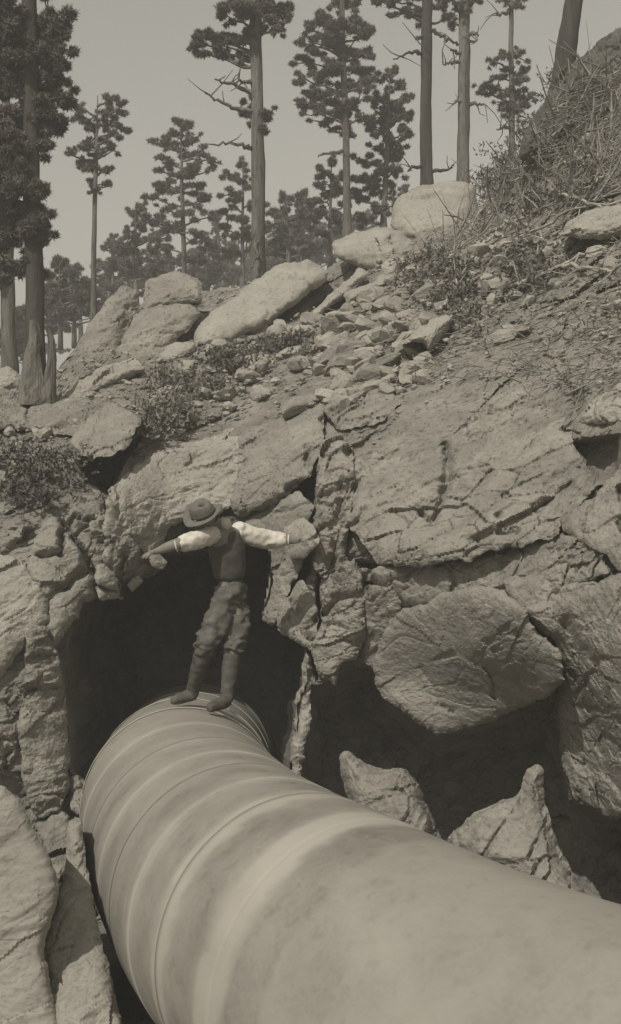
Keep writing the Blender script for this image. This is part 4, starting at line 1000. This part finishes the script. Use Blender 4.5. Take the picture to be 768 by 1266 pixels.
def build_person():
    e = empty('person', at(250, 872, PY), 'man in felt hat, dark vest and white shirt balancing with arms outspread on the pipe', 'person')
    # ---- body: pelvis, spine, neck, head, arms, hands, legs in one skin
    n = [(287, 736, 9.33, .125),   # 0 pelvis
         (285, 708, 9.33, .115), (281, 680, 9.31, .135), (277, 660, 9.29, .12), (272, 651, 9.24, .062), (264, 645, 9.17, .058),     # 5 neck top
         (257, 641, 9.12, .088), (250, 638, 9.09, .078), (246, 647, 9.06, .052), (243, 653, 9.05, .034), (241, 645, 9.02, .018)]   # head, brow, jaw, chin, nose
    ed = chain(0, 1, 2, 3, 4, 5, 6, 7, 8, 9) + [(7, 10)]
    def limb(a, pts):
        i0 = len(n)
        for p in pts: n.append(p)
        ed.append((a, i0)); ed.extend(chain(*range(i0, i0 + len(pts))))
        return i0 + len(pts) - 1
    def fingers(w, tips, r=.0115):
        u0, v0, y0, _ = n[w]
        for (du, dv, dy), ln in tips:
            l = (du * du + dv * dv + dy * dy) ** .5
            d = [c / l for c in (du, dv, dy)]
            i0 = len(n)
            px_ = F / PY
            for k, (t, drop) in enumerate([(.35, 0), (.68, .004), (1.0, .018)]):
                n.append((u0 + d[0] * ln * t * px_, v0 + (d[1] * ln * t + drop) * px_, y0 + d[2] * ln * t, r * (1 - .2 * k)))
            ed.append((w, i0)); ed.extend(chain(i0, i0 + 1, i0 + 2))
    # arm to the left of the picture
    a = limb(3, [(264, 662, 9.14, .066), (240, 667, 9.0, .056), (221, 672, 8.93, .052), (206, 677, 8.93, .047), (196, 681, 8.94, .036), (190, 683, 8.94, (.050, .034))])
    fingers(a, [((-1, .10, .35), .095), ((-1, .25, .12), .105), ((-1, .38, -.10), .10), ((-1, .55, -.3), .08), ((-.55, -.3, .75), .075)])
    # arm to the right of the picture
    b = limb(3, [(294, 658, 9.40, .068), (316, 664, 9.46, .058), (336, 668, 9.50, .054), (352, 668, 9.50, .048), (361, 668, 9.50, .036), (367, 669, 9.50, (.050, .034))])
    fingers(b, [((1, -.05, .35), .095), ((1, .12, .12), .105), ((1, .25, -.10), .10), ((1, .42, -.3), .08), ((.6, -.5, -.5), .075)])
    # legs
    c = limb(0, [(278, 750, 9.28, .098), (266, 775, 9.20, .082), (256, 796, 9.16, .064), (250, 815, 9.22, .06), (243, 836, 9.32, .05), (239, 852, 9.38, .042), (238, 861, 9.40, .045), (226, 864, 9.33, .04), (214, 867.5, 9.26, .03)])
    d = limb(0, [(292, 752, 9.38, .098), (292, 776, 9.30, .08), (289, 797, 9.22, .062), (286, 816, 9.20, .058), (283, 838, 9.18, .05), (281, 856, 9.16, .042), (281, 867, 9.14, .046), (270, 872, 9.04, .042), (259, 875.5, 8.95, .032)])
    sk('body', n, ed, M['skin'], e, 2)
    # ---- clothes
    sk('trousers', [(286, 735, 9.33, .165), (285, 710, 9.33, .156), (278, 750, 9.28, .145), (266, 775, 9.20, .128), (258, 792, 9.16, .098), (252, 801, 9.18, .108), (249, 808, 9.20, .066),
                    (292, 752, 9.38, .142), (293, 776, 9.30, .122), (290, 792, 9.23, .094), (287, 802, 9.21, .102), (286, 809, 9.20, .064)],
       [(1, 0), (0, 2), *chain(2, 3, 4, 5, 6), (0, 7), *chain(7, 8, 9, 10, 11)], M['trouser'], e, 3, .036, 11, 1)
    tr = e.children[-1]
    V = np.array([v.co[:] for v in tr.data.vertices]); N = np.array([v.normal[:] for v in tr.data.vertices])
    g = np.stack([V[:, 0] * 6 + V[:, 2] * 5, V[:, 1] * 6, V[:, 2] * 15 - V[:, 0] * 5], 1)
    V = V + N * (.026 * (1 - np.abs(fbm(g, 3, 91, .5)) * 2.4) - .012)[:, None]
    tr.data.vertices.foreach_set('co', V.ravel()); tr.data.update()
    for k, nd in enumerate(([(251, 803, 9.20, .078), (249, 816, 9.22, .082), (243, 836, 9.32, .070), (239, 851, 9.38, .062), (238, 859, 9.40, .064), (225, 863, 9.33, .054), (211, 867, 9.25, .040)],
                            [(287, 804, 9.20, .078), (286, 817, 9.20, .080), (283, 838, 9.18, .068), (281, 855, 9.16, .060), (281, 866, 9.14, .064), (270, 871, 9.04, .056), (257, 875, 8.94, .042)])):
        bt = sk('boot', nd, chain(*range(7)), M['boot'], e, 3, .009, 17, 3 + k)
        hu, hv, hy = nd[4][:3]
        sk('heel', [(hu + 1.5, hv + 3.5, hy + .01, .036), (hu + 1.2, hv + 6.5, hy + .01, .036)], [(0, 1)], M['boot'], bt, 1)
    for pts, cuff, sd_ in (([(270, 659, 9.19, .078), (260, 663, 9.12, .090), (244, 667, 9.02, .084), (230, 671, 8.95, .080), (219, 674, 8.93, .066)], [(220, 674, 8.93, .064), (216, 675, 8.93, .064)], 5),
                           ([(287, 655, 9.35, .085), (298, 658, 9.42, .104), (316, 664, 9.46, .096), (334, 668, 9.50, .090), (348, 668, 9.50, .078), (356, 668, 9.50, .064)], [(355, 668, 9.50, .064), (359, 668, 9.50, .064)], 6)):
        sl = sk('shirt_sleeve', pts, chain(*range(len(pts))), M['shirt'], e, 3, 0, 1, sd_)
        V = np.array([v.co[:] for v in sl.data.vertices]); N = np.array([v.normal[:] for v in sl.data.vertices])
        g = np.stack([V[:, 0] * 9 + V[:, 2] * 9, V[:, 1] * 9, V[:, 2] * 16 - V[:, 0] * 7], 1)        # slanting folds
        fold = 1 - np.abs(fbm(g, 3, 70 + sd_, .45)) * 2.2
        V = V + N * (.014 * fold - .010)[:, None]
        sl.data.vertices.foreach_set('co', V.ravel()); sl.data.update()
        sk('cuff', cuff, [(0, 1)], M['shirt'], sl, 2)
    sk('vest', [(285, 722, 9.33, .150), (284, 704, 9.33, .150), (281, 682, 9.31, .172), (277, 664, 9.29, .160), (275, 655, 9.27, .105)], chain(0, 1, 2, 3, 4), M['vest'], e, 3, .008, 12, 7)
    sk('collar', [(276, 655, 9.20, .060), (278, 648, 9.24, .066), (278, 642, 9.26, .058)], chain(0, 1, 2), M['shirt'], e, 2, .01, 20, 8)
    sk('hair', [(262, 645, 9.17, .072), (259, 638, 9.13, .090)], [(0, 1)], M['hair'], e, 2)
    # ---- hat: a lathe, tipped down over the face
    c0 = at(252, 636.5, 9.09)
    ax = Vector((-.34, -.52, .78)).normalized(); qt = ax.to_track_quat('Z', 'Y')
    prof = [(.001, .118), (.045, .126), (.078, .122), (.096, .098), (.104, .055), (.108, .015), (.125, .006), (.155, .012), (.185, .022), (.187, .016), (.155, .004), (.112, -.004), (.098, -.002), (.095, .05)]
    sg = 36; V, Fs = [], []
    for i, (r, z) in enumerate(prof):
        for j in range(sg):
            a = 2 * math.pi * j / sg
            zz = z + ((.026 * math.cos(2 * a + .5) + .014 * math.sin(3 * a)) * max(0, (r - .11) / .07) if i in (6, 7, 8, 9, 10) else 0)
            if i < 3: zz -= .05 * math.exp(-(r * math.sin(a) / .035) ** 2) * (1 if i < 2 else .5)
            p = Vector((r * 1.0 * math.cos(a), r * .9 * math.sin(a), zz)); p.rotate(qt)
            V.append(c0 + np.array(p))
    for i in range(len(prof) - 1):
        for j in range(sg): Fs.append([i * sg + j, i * sg + (j + 1) % sg, (i + 1) * sg + (j + 1) % sg, (i + 1) * sg + j])
    Fs.append(list(range(sg)))
    hat = obj('hat', V, Fs, M['felt'], e, True)
    V, Fs = [], []
    for i, (r, z) in enumerate([(.107, .012), (.114, .013), (.112, .045), (.104, .046)]):
        for j in range(sg):
            a = 2 * math.pi * j / sg
            p = Vector((r * 1.0 * math.cos(a), r * .9 * math.sin(a), z)); p.rotate(qt); V.append(c0 + np.array(p))
    for i in range(3):
        for j in range(sg): Fs.append([i * sg + j, i * sg + (j + 1) % sg, (i + 1) * sg + (j + 1) % sg, (i + 1) * sg + j])
    obj('hat_band', V, Fs, M['vest'], hat, True)
    return e
build_person()

# ------------------------------------------------------------------ thin haze added to lift the blacks and pale the far trees
def haze():
    x0, x1, y0, y1, z0, z1 = -330, 330, -40, 260, -8, 27
    V = [(x, y, z) for x in (x0, x1) for y in (y0, y1) for z in (z0, z1)]
    Fs = [(0, 1, 3, 2), (4, 6, 7, 5), (0, 4, 5, 1), (2, 3, 7, 6), (0, 2, 6, 4), (1, 5, 7, 3)]
    m = bpy.data.materials.new('air'); m.use_nodes = True; n = m.node_tree.nodes; n.clear()
    o_ = n.new('ShaderNodeOutputMaterial'); v_ = n.new('ShaderNodeVolumePrincipled')
    v_.inputs['Color'].default_value = (.95, .92, .85, 1); v_.inputs['Density'].default_value = HAZE
    m.node_tree.links.new(v_.outputs[0], o_.inputs['Volume'])
    tag(obj('haze', V, Fs, m), kind='stuff')
HAZE = .0062
haze()
